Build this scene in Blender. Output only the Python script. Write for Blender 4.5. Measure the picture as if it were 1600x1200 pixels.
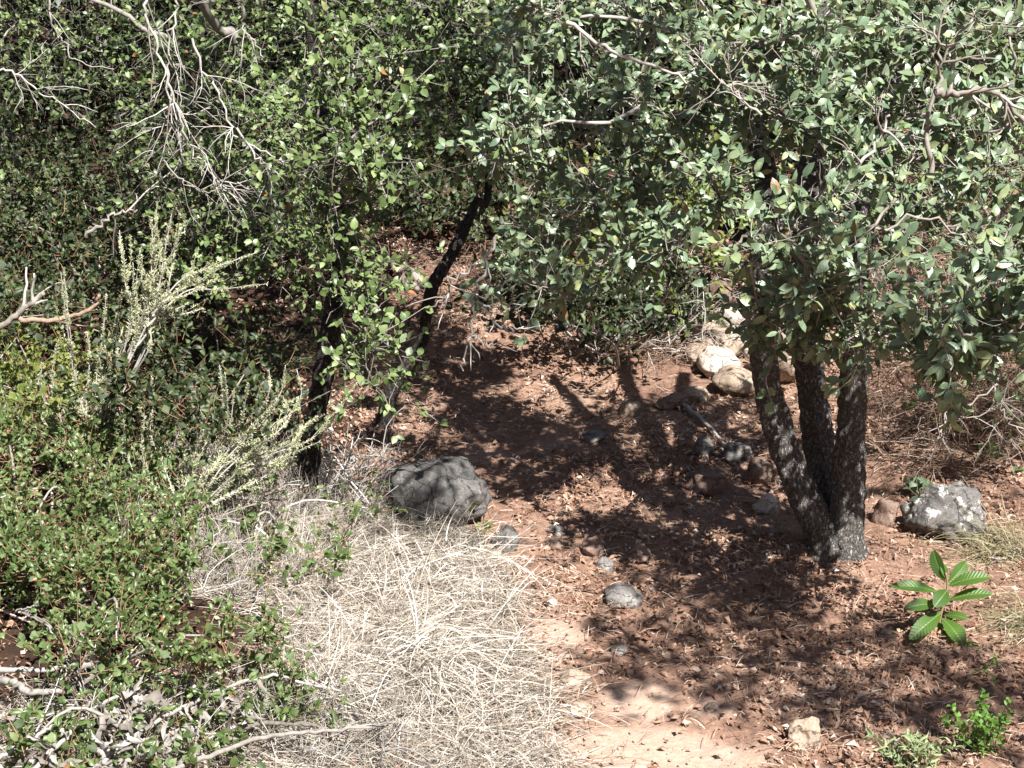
import bpy, math, random
import numpy as np
from mathutils import Vector, noise as mnoise

# ------------------------------------------------------------------ scene, camera, light
for o in list(bpy.data.objects):
    bpy.data.objects.remove(o)
SC = bpy.context.scene
COL = SC.collection
R = np.random.default_rng(7)
random.seed(7)

CH = 2.25                       # camera height above the path
PITCH = math.radians(20.0)
HFOV = math.radians(35.0)
FPX = 800.0 / math.tan(HFOV / 2)
cam = bpy.data.cameras.new('camera')
cam.angle = HFOV
cam.clip_start = 0.05
cam.clip_end = 500
camo = bpy.data.objects.new('camera', cam)
COL.objects.link(camo)
camo.location = (0, 0, CH)
camo.rotation_euler = (math.pi / 2 - PITCH, 0, 0)
SC.camera = camo

SUN_EL = math.radians(54)
SUN_AZ = math.atan2(0.50, -0.86)
SUN = np.array([math.sin(SUN_AZ) * math.cos(SUN_EL), math.cos(SUN_AZ) * math.cos(SUN_EL), math.sin(SUN_EL)])
W = bpy.data.worlds.new('World')
SC.world = W
W.use_nodes = True
nt = W.node_tree
sky = nt.nodes.new('ShaderNodeTexSky')
sky.sky_type = 'NISHITA'
sky.sun_disc = False
sky.sun_elevation = SUN_EL
sky.sun_rotation = SUN_AZ
nt.links.new(sky.outputs[0], nt.nodes['Background'].inputs[0])
nt.nodes['Background'].inputs[1].default_value = 0.05
sun = bpy.data.lights.new('sun', 'SUN')
sun.energy = 5.0
sun.angle = math.radians(0.55)
sun.color = (1.0, 0.975, 0.93)
suno = bpy.data.objects.new('sun', sun)
COL.objects.link(suno)
suno.rotation_euler = Vector(-SUN).to_track_quat('-Z', 'Y').to_euler()
SC.cycles.max_bounces = 6
SC.cycles.diffuse_bounces = 1
SC.view_settings.view_transform = 'Standard'
SC.view_settings.look = 'None'
SC.view_settings.gamma = 1
SC.view_settings.use_curve_mapping = False
SC.view_settings.exposure = 1.2

# ------------------------------------------------------------------ numeric helpers
_T = np.random.default_rng(3).random((256, 256))


def vnoise(x, y, s=1.0):
    x = np.asarray(x, float) * s + 37.3
    y = np.asarray(y, float) * s + 11.7
    xi = np.floor(x).astype(int)
    yi = np.floor(y).astype(int)
    fx = x - xi
    fy = y - yi
    fx = fx * fx * (3 - 2 * fx)
    fy = fy * fy * (3 - 2 * fy)
    a = _T[xi & 255, yi & 255]
    b = _T[(xi + 1) & 255, yi & 255]
    c = _T[xi & 255, (yi + 1) & 255]
    d = _T[(xi + 1) & 255, (yi + 1) & 255]
    return (a * (1 - fx) + b * fx) * (1 - fy) + (c * (1 - fx) + d * fx) * fy - 0.5


def fbm(x, y, s, n=4):
    v = 0
    a = 1.0
    for i in range(n):
        v = v + a * vnoise(x, y, s)
        s *= 2.03
        a *= 0.5
    return v


def sstep(a, b, x):
    t = np.clip((np.asarray(x, float) - a) / (b - a), 0, 1)
    return t * t * (3 - 2 * t)


def hgt(x, y):
    x = np.asarray(x, float)
    y = np.asarray(y, float)
    z = 0.05 * fbm(x, y, 0.9, 3)
    edge = -0.25 - 0.02 * y + 0.10 * vnoise(x * 0, y, 1.3)
    z = z + 0.20 * sstep(edge, edge - 0.9, x) * sstep(6.6, 4.6, y)            # left bank
    z = z + 0.12 * np.maximum(0, y - 6.2) + 0.16 * np.maximum(0, y - 9.0)        # canyon side behind
    z = z + 0.30 * sstep(1.4, 3.2, x) * sstep(4.9, 6.4, y)
    z = z + 0.28 * sstep(0.95, 1.15, x - 0.1 * (y - 6)) * sstep(6.0, 6.5, y)      # stony bank behind the oak
    z = z + 0.20 * np.maximum(0, 2.9 - y)                                        # slope the viewer stands on
    z = z + 0.010 * fbm(x, y, 9.0, 3)
    far = np.maximum(0, -x - 4.5) * 1.2 + np.maximum(0, x - 5.0) * 0.85 + np.maximum(0, y - 13.0) * 1.2 + np.maximum(0, -y - 2.0) * 0.6       # unseen steep slopes all round, added to cut skylight
    z = z + 16.0 * (1 - np.exp(-far / 16.0)) + 0.05 * far * fbm(x, y, 0.25, 3)
    return z


def ray(px, py):
    cx = (px - 800.0) / FPX
    cy = (600.0 - py) / FPX
    d = np.array([cx, math.cos(PITCH) + cy * math.sin(PITCH), -math.sin(PITCH) + cy * math.cos(PITCH)])
    return d


def P(px, py, y):
    """point where the sight line of a pixel reaches distance y"""
    d = ray(px, py)
    return np.array([0, 0, CH]) + d * (y / d[1])


def G(px, py):
    """point where the sight line of a pixel meets the ground"""
    d = ray(px, py)
    ts = np.linspace(2.5, 30, 2200)
    q = np.array([0, 0, CH])[None] + ts[:, None] * d[None]
    below = q[:, 2] < hgt(q[:, 0], q[:, 1])
    i = int(np.argmax(below)) if below.any() else len(ts) - 1
    p = q[i].copy()
    p[2] = float(hgt(p[0], p[1]))
    return p


def GH(px, py, h):
    """point at height h above the ground on the sight line of a pixel"""
    d = ray(px, py)
    ts = np.linspace(2.2, 20, 1800)
    q = np.array([0, 0, CH])[None] + ts[:, None] * d[None]
    below = q[:, 2] < hgt(q[:, 0], q[:, 1]) + h
    i = int(np.argmax(below)) if below.any() else len(ts) - 1
    return q[i].copy()


def proj(p):
    p = np.atleast_2d(p) - np.array([0, 0, CH])
    c, s = math.cos(PITCH), math.sin(PITCH)
    dz = p[:, 1] * c - p[:, 2] * s
    up = p[:, 1] * s + p[:, 2] * c
    dz = np.where(np.abs(dz) < 1e-6, 1e-6, dz)
    return np.stack([800 + FPX * p[:, 0] / dz, 600 - FPX * up / dz, dz], 1)


def unit(v):
    v = np.asarray(v, float)
    return v / np.maximum(np.linalg.norm(v, axis=-1, keepdims=True), 1e-9)


def rvec(n):
    return unit(R.normal(size=(n, 3)))


class Geo:
    def __init__(self):
        self.v, self.f, self.r, self.n = [], [], [], 0

    def add(self, v, f, r):
        v = np.asarray(v, np.float32).reshape(-1, 3)
        self.v.append(v)
        self.f.append(np.asarray(f, np.int64).reshape(-1, 3) + self.n)
        self.r.append(np.broadcast_to(np.asarray(r, np.float32), (len(v),)))
        self.n += len(v)

    def mesh(self, name, mat, smooth=True):
        v = np.concatenate(self.v)
        f = np.concatenate(self.f).astype(np.int32)
        r = np.concatenate(self.r).astype(np.float32)
        me = bpy.data.meshes.new(name)
        me.vertices.add(len(v))
        me.vertices.foreach_set('co', v.ravel())
        me.loops.add(len(f) * 3)
        me.loops.foreach_set('vertex_index', f.ravel())
        me.polygons.add(len(f))
        me.polygons.foreach_set('loop_start', np.arange(0, len(f) * 3, 3, dtype=np.int32))
        me.polygons.foreach_set('use_smooth', np.full(len(f), smooth))
        a = me.attributes.new('rnd', 'FLOAT', 'POINT')
        a.data.foreach_set('value', r)
        me.materials.append(mat)
        me.update(calc_edges=True)
        return me

    def obj(self, name, mat, parent=None, smooth=True, kind=None):
        o = bpy.data.objects.new(name, self.mesh(name, mat, smooth))
        COL.objects.link(o)
        if parent is not None:
            o.parent = parent
            o.location = -Vector(parent.location)
        if kind:
            o['kind'] = kind
        return o


def tag(o, label, cat=None, group=None):
    o['label'] = label
    if cat:
        o['category'] = cat
    if group:
        o['group'] = group
    return o


def thing(name, label, cat, loc, group=None):
    o = bpy.data.objects.new(name, None)
    o.empty_display_size = 0.05
    COL.objects.link(o)
    o.location = [float(c) for c in loc]
    return tag(o, label, cat, group)


def tubes(g, Pt, Rad, sides, rnd=None, cap=True):
    """Pt (M,N,3), Rad (M,N): M tapered tubes"""
    Pt = np.asarray(Pt, float)
    if Pt.ndim == 2:
        Pt = Pt[None]
    M, N, _ = Pt.shape
    Rad = np.broadcast_to(np.asarray(Rad, float), (M, N))
    T = np.gradient(Pt, axis=1)
    T = unit(T)
    ref = unit(np.cross(unit(Pt[:, -1] - Pt[:, 0] + 1e-6), rvec(M)))
    A = unit(ref[:, None] - T * (ref[:, None] * T).sum(-1, keepdims=True))
    B = np.cross(T, A)
    an = np.arange(sides) * 2 * math.pi / sides
    ring = A[:, :, None] * np.cos(an)[None, None, :, None] + B[:, :, None] * np.sin(an)[None, None, :, None]
    V = Pt[:, :, None] + ring * Rad[:, :, None, None]
    i = np.arange(N - 1)[:, None] * sides
    j = np.arange(sides)[None]
    k = (j + 1) % sides
    a, b, c, d = i + j, i + k, i + sides + k, i + sides + j
    f = np.concatenate([np.stack([a, b, c], -1).reshape(-1, 3), np.stack([a, c, d], -1).reshape(-1, 3)])
    if cap:
        e = (N - 1) * sides
        f = np.concatenate([f, np.stack([np.full(sides - 2, e), e + np.arange(1, sides - 1), e + np.arange(2, sides)], -1)])
    F = f[None] + (np.arange(M) * N * sides)[:, None, None]
    rr = R.random(M) if rnd is None else np.broadcast_to(np.asarray(rnd, float), (M,))
    g.add(V, F, np.repeat(rr, N * sides))


def ribbons(g, Pt, wid, side, rnd):
    """Pt (M,N,3) centre lines, wid (M,N) half widths, side (M,3)"""
    M, N, _ = Pt.shape
    T = unit(np.gradient(Pt, axis=1))
    S = unit(np.cross(T, side[:, None]))
    V = np.stack([Pt - S * wid[..., None], Pt + S * wid[..., None]], 2)
    i = np.arange(N - 1) * 2
    f = np.concatenate([np.stack([i, i + 1, i + 3], -1), np.stack([i, i + 3, i + 2], -1)])
    F = f[None] + (np.arange(M) * N * 2)[:, None, None]
    g.add(V, F, np.repeat(rnd, N * 2))


def leaf_template(rows, fold=0.12, curl=0.15, wavy=0.0, shape=1.0, seed=0):
    """local x = length 0..1, y = half widths, z = normal"""
    rg = np.random.default_rng(seed)
    v = [(0, 0, 0)]
    t = np.linspace(0, 1, rows + 2)[1:-1]
    for k, s in enumerate(t):
        w = math.sin(math.pi * s ** shape) ** 0.75
        z = -curl * (s - 0.3) ** 2 * 2 + curl * 0.2
        wv = wavy * rg.normal()
        wl, wr = w * (1 + wavy * rg.normal() * 1.4), w * (1 + wavy * rg.normal() * 1.4)
        v += [(s, wl, z + fold * w + wv * 0.25), (s, 0, z), (s, -wr, z + fold * w - wv * 0.25)]
    v.append((1, 0, -curl * 0.98 + curl * 0.2))
    f = [(0, 2, 1), (0, 3, 2)]
    for k in range(rows - 1):
        a, b = 1 + 3 * k, 4 + 3 * k
        f += [(a, a + 1, b + 1), (a, b + 1, b), (a + 1, a + 2, b + 2), (a + 1, b + 2, b + 1)]
    e = 1 + 3 * rows
    a = 1 + 3 * (rows - 1)
    f += [(a, a + 1, e), (a + 1, a + 2, e)]
    return np.array(v, float), np.array(f)


def frames(D, Nn):
    X = unit(D)
    Z = unit(Nn - X * (Nn * X).sum(-1, keepdims=True))
    Y = np.cross(Z, X)
    return X, Y, Z


def leaves(g, pos, D, Nn, L, Wd, tmpl, rnd):
    """bake leaves: pos,D,Nn (M,3), L length, Wd half width"""
    tv, tf = tmpl
    X, Y, Z = frames(D, Nn)
    V = (pos[:, None] + X[:, None] * (tv[None, :, 0:1] * L[:, None, None])
         + Y[:, None] * (tv[None, :, 1:2] * Wd[:, None, None]) + Z[:, None] * (tv[None, :, 2:3] * L[:, None, None]))
    F = tf[None] + (np.arange(len(pos)) * len(tv))[:, None, None]
    g.add(V, F, np.repeat(rnd, len(tv)))


def resample(pts, n):
    """smooth curve through way points (Catmull-Rom), n samples"""
    p = np.asarray(pts, float)
    if len(p) == 2:
        t = np.linspace(0, 1, n)[:, None]
        return p[0] * (1 - t) + p[1] * t
    q = np.vstack([2 * p[0] - p[1], p, 2 * p[-1] - p[-2]])
    u = np.linspace(0, len(p) - 1 - 1e-6, n)
    i = u.astype(int)
    t = (u - i)[:, None]
    a, b, c, d = q[i], q[i + 1], q[i + 2], q[i + 3]
    return 0.5 * (2 * b + (c - a) * t + (2 * a - 5 * b + 4 * c - d) * t ** 2 + (3 * b - a - 3 * c + d) * t ** 3)


# ------------------------------------------------------------------ materials
def mat(name):
    m = bpy.data.materials.new(name)
    m.use_nodes = True
    n = m.node_tree
    return m, n, n.nodes['Principled BSDF'], n.nodes['Material Output']


def node(n, t, **kw):
    x = n.nodes.new(t)
    for k, v in kw.items():
        if k.startswith('i_'):
            x.inputs[k[2:].replace('_', ' ')].default_value = v
        else:
            setattr(x, k, v)
    return x


def ramp(n, src, stops, interp='LINEAR'):
    r = n.nodes.new('ShaderNodeValToRGB')
    r.color_ramp.interpolation = interp
    e = r.color_ramp.elements
    while len(e) < len(stops):
        e.new(0.5)
    for k, (p, c) in enumerate(stops):
        e[k].position = p
        e[k].color = (c[0], c[1], c[2], 1)
    n.links.new(src, r.inputs[0])
    return r


def mixc(n, a, b, fac, mode='MIX'):
    m = n.nodes.new('ShaderNodeMix')
    m.data_type = 'RGBA'
    m.blend_type = mode
    for s, v in ((6, a), (7, b), (0, fac)):
        if isinstance(v, (int, float)):
            m.inputs[s].default_value = v
        elif isinstance(v, tuple):
            m.inputs[s].default_value = (*v, 1)
        else:
            n.links.new(v, m.inputs[s])
    return m.outputs[2]


def bump(n, bs, src, strength, dist):
    b = n.nodes.new('ShaderNodeBump')
    b.inputs['Strength'].default_value = strength
    b.inputs['Distance'].default_value = dist
    n.links.new(src, b.inputs['Height'])
    n.links.new(b.outputs[0], bs.inputs['Normal'])


def leaf_mat(name, stops, back, rough=0.45, trans=0.28, tcol=(0.20, 0.28, 0.05), spec=0.5):
    m, n, bs, out = mat(name)
    at = node(n, 'ShaderNodeAttribute', attribute_name='rnd')
    c = ramp(n, at.outputs['Fac'], stops)
    tc = n.nodes.new('ShaderNodeTexCoord')
    nz = node(n, 'ShaderNodeTexNoise', i_Scale=60.0, i_Detail=3.0)
    n.links.new(tc.outputs['Object'], nz.inputs['Vector'])
    c1 = mixc(n, c.outputs[0], ramp(n, nz.outputs[0], [(0.3, (0.7, 0.7, 0.7)), (0.7, (1.25, 1.22, 1.15))]).outputs[0], 0.6, 'MULTIPLY')
    geo = n.nodes.new('ShaderNodeNewGeometry')
    c2 = mixc(n, c1, back, geo.outputs['Backfacing'])
    n.links.new(c2, bs.inputs['Base Color'])
    bs.inputs['Roughness'].default_value = rough
    bs.inputs['Specular IOR Level'].default_value = spec
    bump(n, bs, nz.outputs[0], 0.25, 0.004)
    tr = n.nodes.new('ShaderNodeBsdfTranslucent')
    tr.inputs[0].default_value = (*tcol, 1)
    mx = n.nodes.new('ShaderNodeMixShader')
    mx.inputs[0].default_value = trans
    n.links.new(bs.outputs[0], mx.inputs[1])
    n.links.new(tr.outputs[0], mx.inputs[2])
    n.links.new(mx.outputs[0], out.inputs[0])
    return m


def fibre_mat(name, stops, rough=0.8, scale=80.0, trans=0.0):
    m, n, bs, out = mat(name)
    at = node(n, 'ShaderNodeAttribute', attribute_name='rnd')
    c = ramp(n, at.outputs['Fac'], stops)
    tc = n.nodes.new('ShaderNodeTexCoord')
    nz = node(n, 'ShaderNodeTexNoise', i_Scale=scale, i_Detail=4.0)
    n.links.new(tc.outputs['Object'], nz.inputs['Vector'])
    c1 = mixc(n, c.outputs[0], ramp(n, nz.outputs[0], [(0.3, (0.55, 0.55, 0.55)), (0.7, (1.3, 1.3, 1.3))]).outputs[0], 0.6, 'MULTIPLY')
    n.links.new(c1, bs.inputs['Base Color'])
    bs.inputs['Roughness'].default_value = rough
    bs.inputs['Specular IOR Level'].default_value = 0.25
    bump(n, bs, nz.outputs[0], 0.4, 0.003)
    if trans:
        tr = n.nodes.new('ShaderNodeBsdfTranslucent')
        n.links.new(c1, tr.inputs[0])
        mx = n.nodes.new('ShaderNodeMixShader')
        mx.inputs[0].default_value = trans
        n.links.new(bs.outputs[0], mx.inputs[1])
        n.links.new(tr.outputs[0], mx.inputs[2])
        n.links.new(mx.outputs[0], out.inputs[0])
    return m


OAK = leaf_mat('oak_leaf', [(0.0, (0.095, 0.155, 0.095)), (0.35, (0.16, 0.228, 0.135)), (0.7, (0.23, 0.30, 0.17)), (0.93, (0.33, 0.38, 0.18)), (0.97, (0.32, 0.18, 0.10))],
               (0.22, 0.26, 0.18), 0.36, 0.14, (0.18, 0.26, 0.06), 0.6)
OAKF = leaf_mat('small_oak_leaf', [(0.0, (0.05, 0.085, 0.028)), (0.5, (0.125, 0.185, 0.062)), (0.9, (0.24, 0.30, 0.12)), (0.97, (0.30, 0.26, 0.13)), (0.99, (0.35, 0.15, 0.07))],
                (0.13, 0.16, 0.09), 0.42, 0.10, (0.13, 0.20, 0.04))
OAK_SHADE = leaf_mat('shaded_oak_leaf', [(0.0, (0.018, 0.026, 0.010)), (0.6, (0.036, 0.056, 0.018)), (0.95, (0.08, 0.11, 0.03)), (0.985, (0.16, 0.10, 0.06))],
                (0.05, 0.065, 0.035), 0.5, 0.10, (0.06, 0.10, 0.015))  # thicket leaves: deep shade put into the leaf colour
YEL = leaf_mat('yellow_green_leaf', [(0.0, (0.10, 0.14, 0.03)), (0.6, (0.18, 0.23, 0.05)), (1.0, (0.28, 0.30, 0.08))], (0.2, 0.24, 0.10), 0.45, 0.3, (0.22, 0.28, 0.04))
SHR = leaf_mat('shrub_leaf', [(0.0, (0.045, 0.075, 0.025)), (0.5, (0.105, 0.16, 0.052)), (0.93, (0.21, 0.27, 0.11)), (0.97, (0.28, 0.24, 0.11)), (1.0, (0.34, 0.15, 0.08))],
               (0.18, 0.23, 0.09), 0.38, 0.28, (0.16, 0.26, 0.03))
SAGE = fibre_mat('spike_needles', [(0.0, (0.38, 0.41, 0.21)), (0.5, (0.56, 0.58, 0.35)), (1.0, (0.74, 0.73, 0.54))], 0.8, 90, 0.25)
STRAW = fibre_mat('dry_grass', [(0.0, (0.17, 0.13, 0.10)), (0.3, (0.33, 0.275, 0.22)), (0.65, (0.56, 0.50, 0.42)), (1.0, (0.80, 0.76, 0.69))], 0.75, 50, 0.2)
TUFT = fibre_mat('tuft_grass', [(0.0, (0.12, 0.115, 0.05)), (0.6, (0.27, 0.24, 0.13)), (1.0, (0.46, 0.41, 0.29))], 0.75, 50, 0.2)
DEADW = fibre_mat('dead_twig', [(0.0, (0.30, 0.27, 0.24)), (0.5, (0.44, 0.41, 0.37)), (1.0, (0.58, 0.55, 0.51))], 0.85, 70)
BRUSH = fibre_mat('brown_dead_brush', [(0.0, (0.13, 0.08, 0.06)), (0.5, (0.26, 0.17, 0.12)), (1.0, (0.44, 0.33, 0.25))], 0.85, 70)
STALK = fibre_mat('dead_stalk', [(0.0, (0.20, 0.175, 0.15)), (0.5, (0.33, 0.30, 0.27)), (1.0, (0.50, 0.47, 0.435))], 0.8, 60, 0.1)
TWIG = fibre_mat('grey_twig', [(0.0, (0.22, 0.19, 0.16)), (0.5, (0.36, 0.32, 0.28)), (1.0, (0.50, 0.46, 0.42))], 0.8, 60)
TWIG_SHADE = fibre_mat('shaded_twig', [(0.0, (0.09, 0.075, 0.06)), (0.6, (0.17, 0.15, 0.13)), (1.0, (0.34, 0.31, 0.28))], 0.85, 60)  # thicket twigs: grey twig darkened, shade is in the colour
RTWIG = fibre_mat('red_twig', [(0.0, (0.20, 0.10, 0.06)), (1.0, (0.36, 0.24, 0.14))], 0.7, 60)
LIT = fibre_mat('leaf_litter', [(0.0, (0.06, 0.034, 0.026)), (0.25, (0.22, 0.112, 0.072)), (0.55, (0.39, 0.235, 0.16)), (0.8, (0.54, 0.385, 0.29)), (1.0, (0.76, 0.64, 0.54))], 0.6, 40, 0.1)


def bark_mat(name, lo, hi, sc):
    m, n, bs, out = mat(name)
    tc = n.nodes.new('ShaderNodeTexCoord')
    mp = node(n, 'ShaderNodeMapping')
    mp.inputs['Scale'].default_value = (1, 1, 0.55)
    n.links.new(tc.outputs['Object'], mp.inputs['Vector'])
    vo = node(n, 'ShaderNodeTexVoronoi', feature='DISTANCE_TO_EDGE', i_Scale=sc)
    nz = node(n, 'ShaderNodeTexNoise', i_Scale=sc * 1.2, i_Detail=6.0, i_Roughness=0.65)
    wp = mixc(n, mp.outputs[0], nz.outputs['Color'], 0.035, 'ADD')
    n.links.new(wp, vo.inputs['Vector'])
    n.links.new(mp.outputs[0], nz.inputs['Vector'])
    c = ramp(n, nz.outputs[0], [(0.25, lo), (0.75, hi)])
    cr = ramp(n, vo.outputs[0], [(0.0, (0.14, 0.13, 0.12)), (0.28, (1, 1, 1))])
    c2 = mixc(n, c.outputs[0], cr.outputs[0], 0.85, 'MULTIPLY')
    n.links.new(c2, bs.inputs['Base Color'])
    bs.inputs['Roughness'].default_value = 0.9
    bs.inputs['Specular IOR Level'].default_value = 0.2
    h = mixc(n, cr.outputs[0], nz.outputs['Color'], 0.35)
    bump(n, bs, h, 1.0, 0.014)
    return m


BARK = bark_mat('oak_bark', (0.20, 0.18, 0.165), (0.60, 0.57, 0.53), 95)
BARK_SHADE = bark_mat('shaded_bark', (0.06, 0.052, 0.047), (0.20, 0.178, 0.16), 95)  # thicket trunks: oak bark with shade put into its colour


def rock_mat(name, a, b, lichen=0.0, lcol=(0.62, 0.63, 0.58)):
    m, n, bs, out = mat(name)
    tc = n.nodes.new('ShaderNodeTexCoord')
    nz = node(n, 'ShaderNodeTexNoise', i_Scale=9.0, i_Detail=8.0, i_Roughness=0.68)
    n.links.new(tc.outputs['Object'], nz.inputs['Vector'])
    c = ramp(n, nz.outputs[0], [(0.3, a), (0.7, b)]).outputs[0]
    n2 = node(n, 'ShaderNodeTexNoise', i_Scale=130.0, i_Detail=6.0, i_Roughness=0.75)
    n.links.new(tc.outputs['Object'], n2.inputs['Vector'])
    c = mixc(n, c, ramp(n, n2.outputs[0], [(0.35, (0.45, 0.45, 0.45)), (0.65, (1.35, 1.32, 1.3))]).outputs[0], 0.8, 'MULTIPLY')
    vc = node(n, 'ShaderNodeTexVoronoi', feature='DISTANCE_TO_EDGE', i_Scale=11.0)
    wv = mixc(n, tc.outputs['Object'], nz.outputs['Color'], 0.12, 'ADD')
    n.links.new(wv, vc.inputs['Vector'])
    ck = ramp(n, vc.outputs[0], [(0.0, (0.35, 0.33, 0.32)), (0.025, (1, 1, 1))])
    c = mixc(n, c, ck.outputs[0], 0.7, 'MULTIPLY')
    if lichen:
        n3 = node(n, 'ShaderNodeTexNoise', i_Scale=19.0, i_Detail=9.0, i_Roughness=0.75)
        n.links.new(tc.outputs['Object'], n3.inputs['Vector'])
        fac = ramp(n, n3.outputs[0], [(0.60 - 0.1 * lichen, (0, 0, 0)), (0.66 - 0.1 * lichen, (1, 1, 1))])
        c = mixc(n, c, lcol, fac.outputs[0])
    n.links.new(c, bs.inputs['Base Color'])
    bs.inputs['Roughness'].default_value = 0.88
    bs.inputs['Specular IOR Level'].default_value = 0.25
    h = mixc(n, mixc(n, nz.outputs['Color'], n2.outputs['Color'], 0.45), ck.outputs[0], 0.4)
    bump(n, bs, h, 0.9, 0.014)
    return m


ROCKG = rock_mat('grey_rock', (0.13, 0.122, 0.115), (0.27, 0.255, 0.24), 0.15, (0.42, 0.41, 0.39))
ROCKL = rock_mat('lichen_rock', (0.10, 0.095, 0.09), (0.22, 0.205, 0.195), 0.55)
ROCKT = rock_mat('tan_rock', (0.30, 0.22, 0.165), (0.50, 0.40, 0.31), 0)
ROCKB = rock_mat('brown_rock', (0.17, 0.115, 0.09), (0.32, 0.23, 0.185), 0.0, (0.5, 0.45, 0.4))
ROCKP = rock_mat('pale_rock', (0.46, 0.38, 0.31), (0.66, 0.58, 0.50), 0)


def soil_mat():
    m, n, bs, out = mat('path_soil')
    tc = n.nodes.new('ShaderNodeTexCoord')
    a = node(n, 'ShaderNodeTexNoise', i_Scale=2.3, i_Detail=5.0, i_Roughness=0.6)
    b = node(n, 'ShaderNodeTexNoise', i_Scale=38.0, i_Detail=8.0, i_Roughness=0.72)
    v = node(n, 'ShaderNodeTexVoronoi', i_Scale=120.0)
    for x in (a, b, v):
        n.links.new(tc.outputs['Object'], x.inputs['Vector'])
    c = ramp(n, a.outputs[0], [(0.32, (0.20, 0.122, 0.09)), (0.55, (0.32, 0.205, 0.15)), (0.72, (0.44, 0.31, 0.24))]).outputs[0]
    c = mixc(n, c, ramp(n, b.outputs[0], [(0.3, (0.45, 0.42, 0.40)), (0.5, (0.95, 0.92, 0.9)), (0.72, (1.5, 1.45, 1.4))]).outputs[0], 0.75, 'MULTIPLY')
    c = mixc(n, c, ramp(n, v.outputs['Color'], [(0.0, (0.7, 0.68, 0.66)), (1.0, (1.25, 1.2, 1.18))]).outputs[0], 0.5, 'MULTIPLY')
    # bare, trodden, paler earth in the middle of the trail
    at = node(n, 'ShaderNodeAttribute', attribute_name='bare')
    bare = ramp(n, b.outputs[0], [(0.3, (0.43, 0.29, 0.22)), (0.7, (0.56, 0.40, 0.31))]).outputs[0]
    c = mixc(n, c, bare, at.outputs['Fac'])
    shd = node(n, 'ShaderNodeAttribute', attribute_name='soil_shade')
    c = mixc(n, c, mixc(n, c, (0.2, 0.19, 0.18), 1.0, 'MULTIPLY'), shd.outputs['Fac'])  # shade under thicket and scrub put into the soil colour
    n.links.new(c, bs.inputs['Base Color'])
    bs.inputs['Roughness'].default_value = 0.95
    bs.inputs['Specular IOR Level'].default_value = 0.15
    bump(n, bs, b.outputs[0], 0.7, 0.02)
    return m


SOIL = soil_mat()


def broad_mat():
    m, n, bs, out = mat('broad_leaf')
    uv = node(n, 'ShaderNodeAttribute', attribute_name='luv')
    sp = n.nodes.new('ShaderNodeSeparateXYZ')
    n.links.new(uv.outputs['Vector'], sp.inputs[0])
    ab = node(n, 'ShaderNodeMath', operation='ABSOLUTE')
    n.links.new(sp.outputs[1], ab.inputs[0])
    # side veins: sin((x - 0.35|y|) * k)
    mu = node(n, 'ShaderNodeMath', operation='MULTIPLY_ADD')
    n.links.new(ab.outputs[0], mu.inputs[0])
    mu.inputs[1].default_value = -0.16
    n.links.new(sp.outputs[0], mu.inputs[2])
    m2 = node(n, 'ShaderNodeMath', operation='MULTIPLY')
    n.links.new(mu.outputs[0], m2.inputs[0])
    m2.inputs[1].default_value = 75.0
    si = node(n, 'ShaderNodeMath', operation='SINE')
    n.links.new(m2.outputs[0], si.inputs[0])
    rib = ramp(n, ab.outputs[0], [(0.0, (1, 1, 1)), (0.07, (0, 0, 0))])
    vein = ramp(n, si.outputs[0], [(0.55, (0, 0, 0)), (1.0, (1, 1, 1))])
    at = node(n, 'ShaderNodeAttribute', attribute_name='rnd')
    c = ramp(n, at.outputs['Fac'], [(0, (0.035, 0.088, 0.015)), (1, (0.078, 0.155, 0.022))]).outputs[0]
    c = mixc(n, c, (0.13, 0.24, 0.05), mixc(n, vein.outputs[0], (0.18, 0.18, 0.18), 1.0, 'MULTIPLY'))
    c = mixc(n, c, (0.20, 0.30, 0.08), rib.outputs[0])
    n.links.new(c, bs.inputs['Base Color'])
    bs.inputs['Roughness'].default_value = 0.46
    h = mixc(n, si.outputs[0], rib.outputs[0], 0.5)
    bump(n, bs, h, 0.22, 0.004)
    tr = n.nodes.new('ShaderNodeBsdfTranslucent')
    tr.inputs[0].default_value = (0.16, 0.30, 0.02, 1)
    mx = n.nodes.new('ShaderNodeMixShader')
    mx.inputs[0].default_value = 0.3
    n.links.new(bs.outputs[0], mx.inputs[1])
    n.links.new(tr.outputs[0], mx.inputs[2])
    n.links.new(mx.outputs[0], out.inputs[0])
    return m


BROAD = broad_mat()

# ------------------------------------------------------------------ ground
def axis(a0, a1, fine, lo, hi):
    c = list(np.arange(a0, a1, fine))
    s, x = fine, a0
    left = []
    while x > lo:
        s *= 1.25
        x -= s
        left.append(x)
    s, x = fine, c[-1]
    right = []
    while x < hi:
        s *= 1.25
        x += s
        right.append(x)
    return np.array(left[::-1] + c + right)


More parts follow.
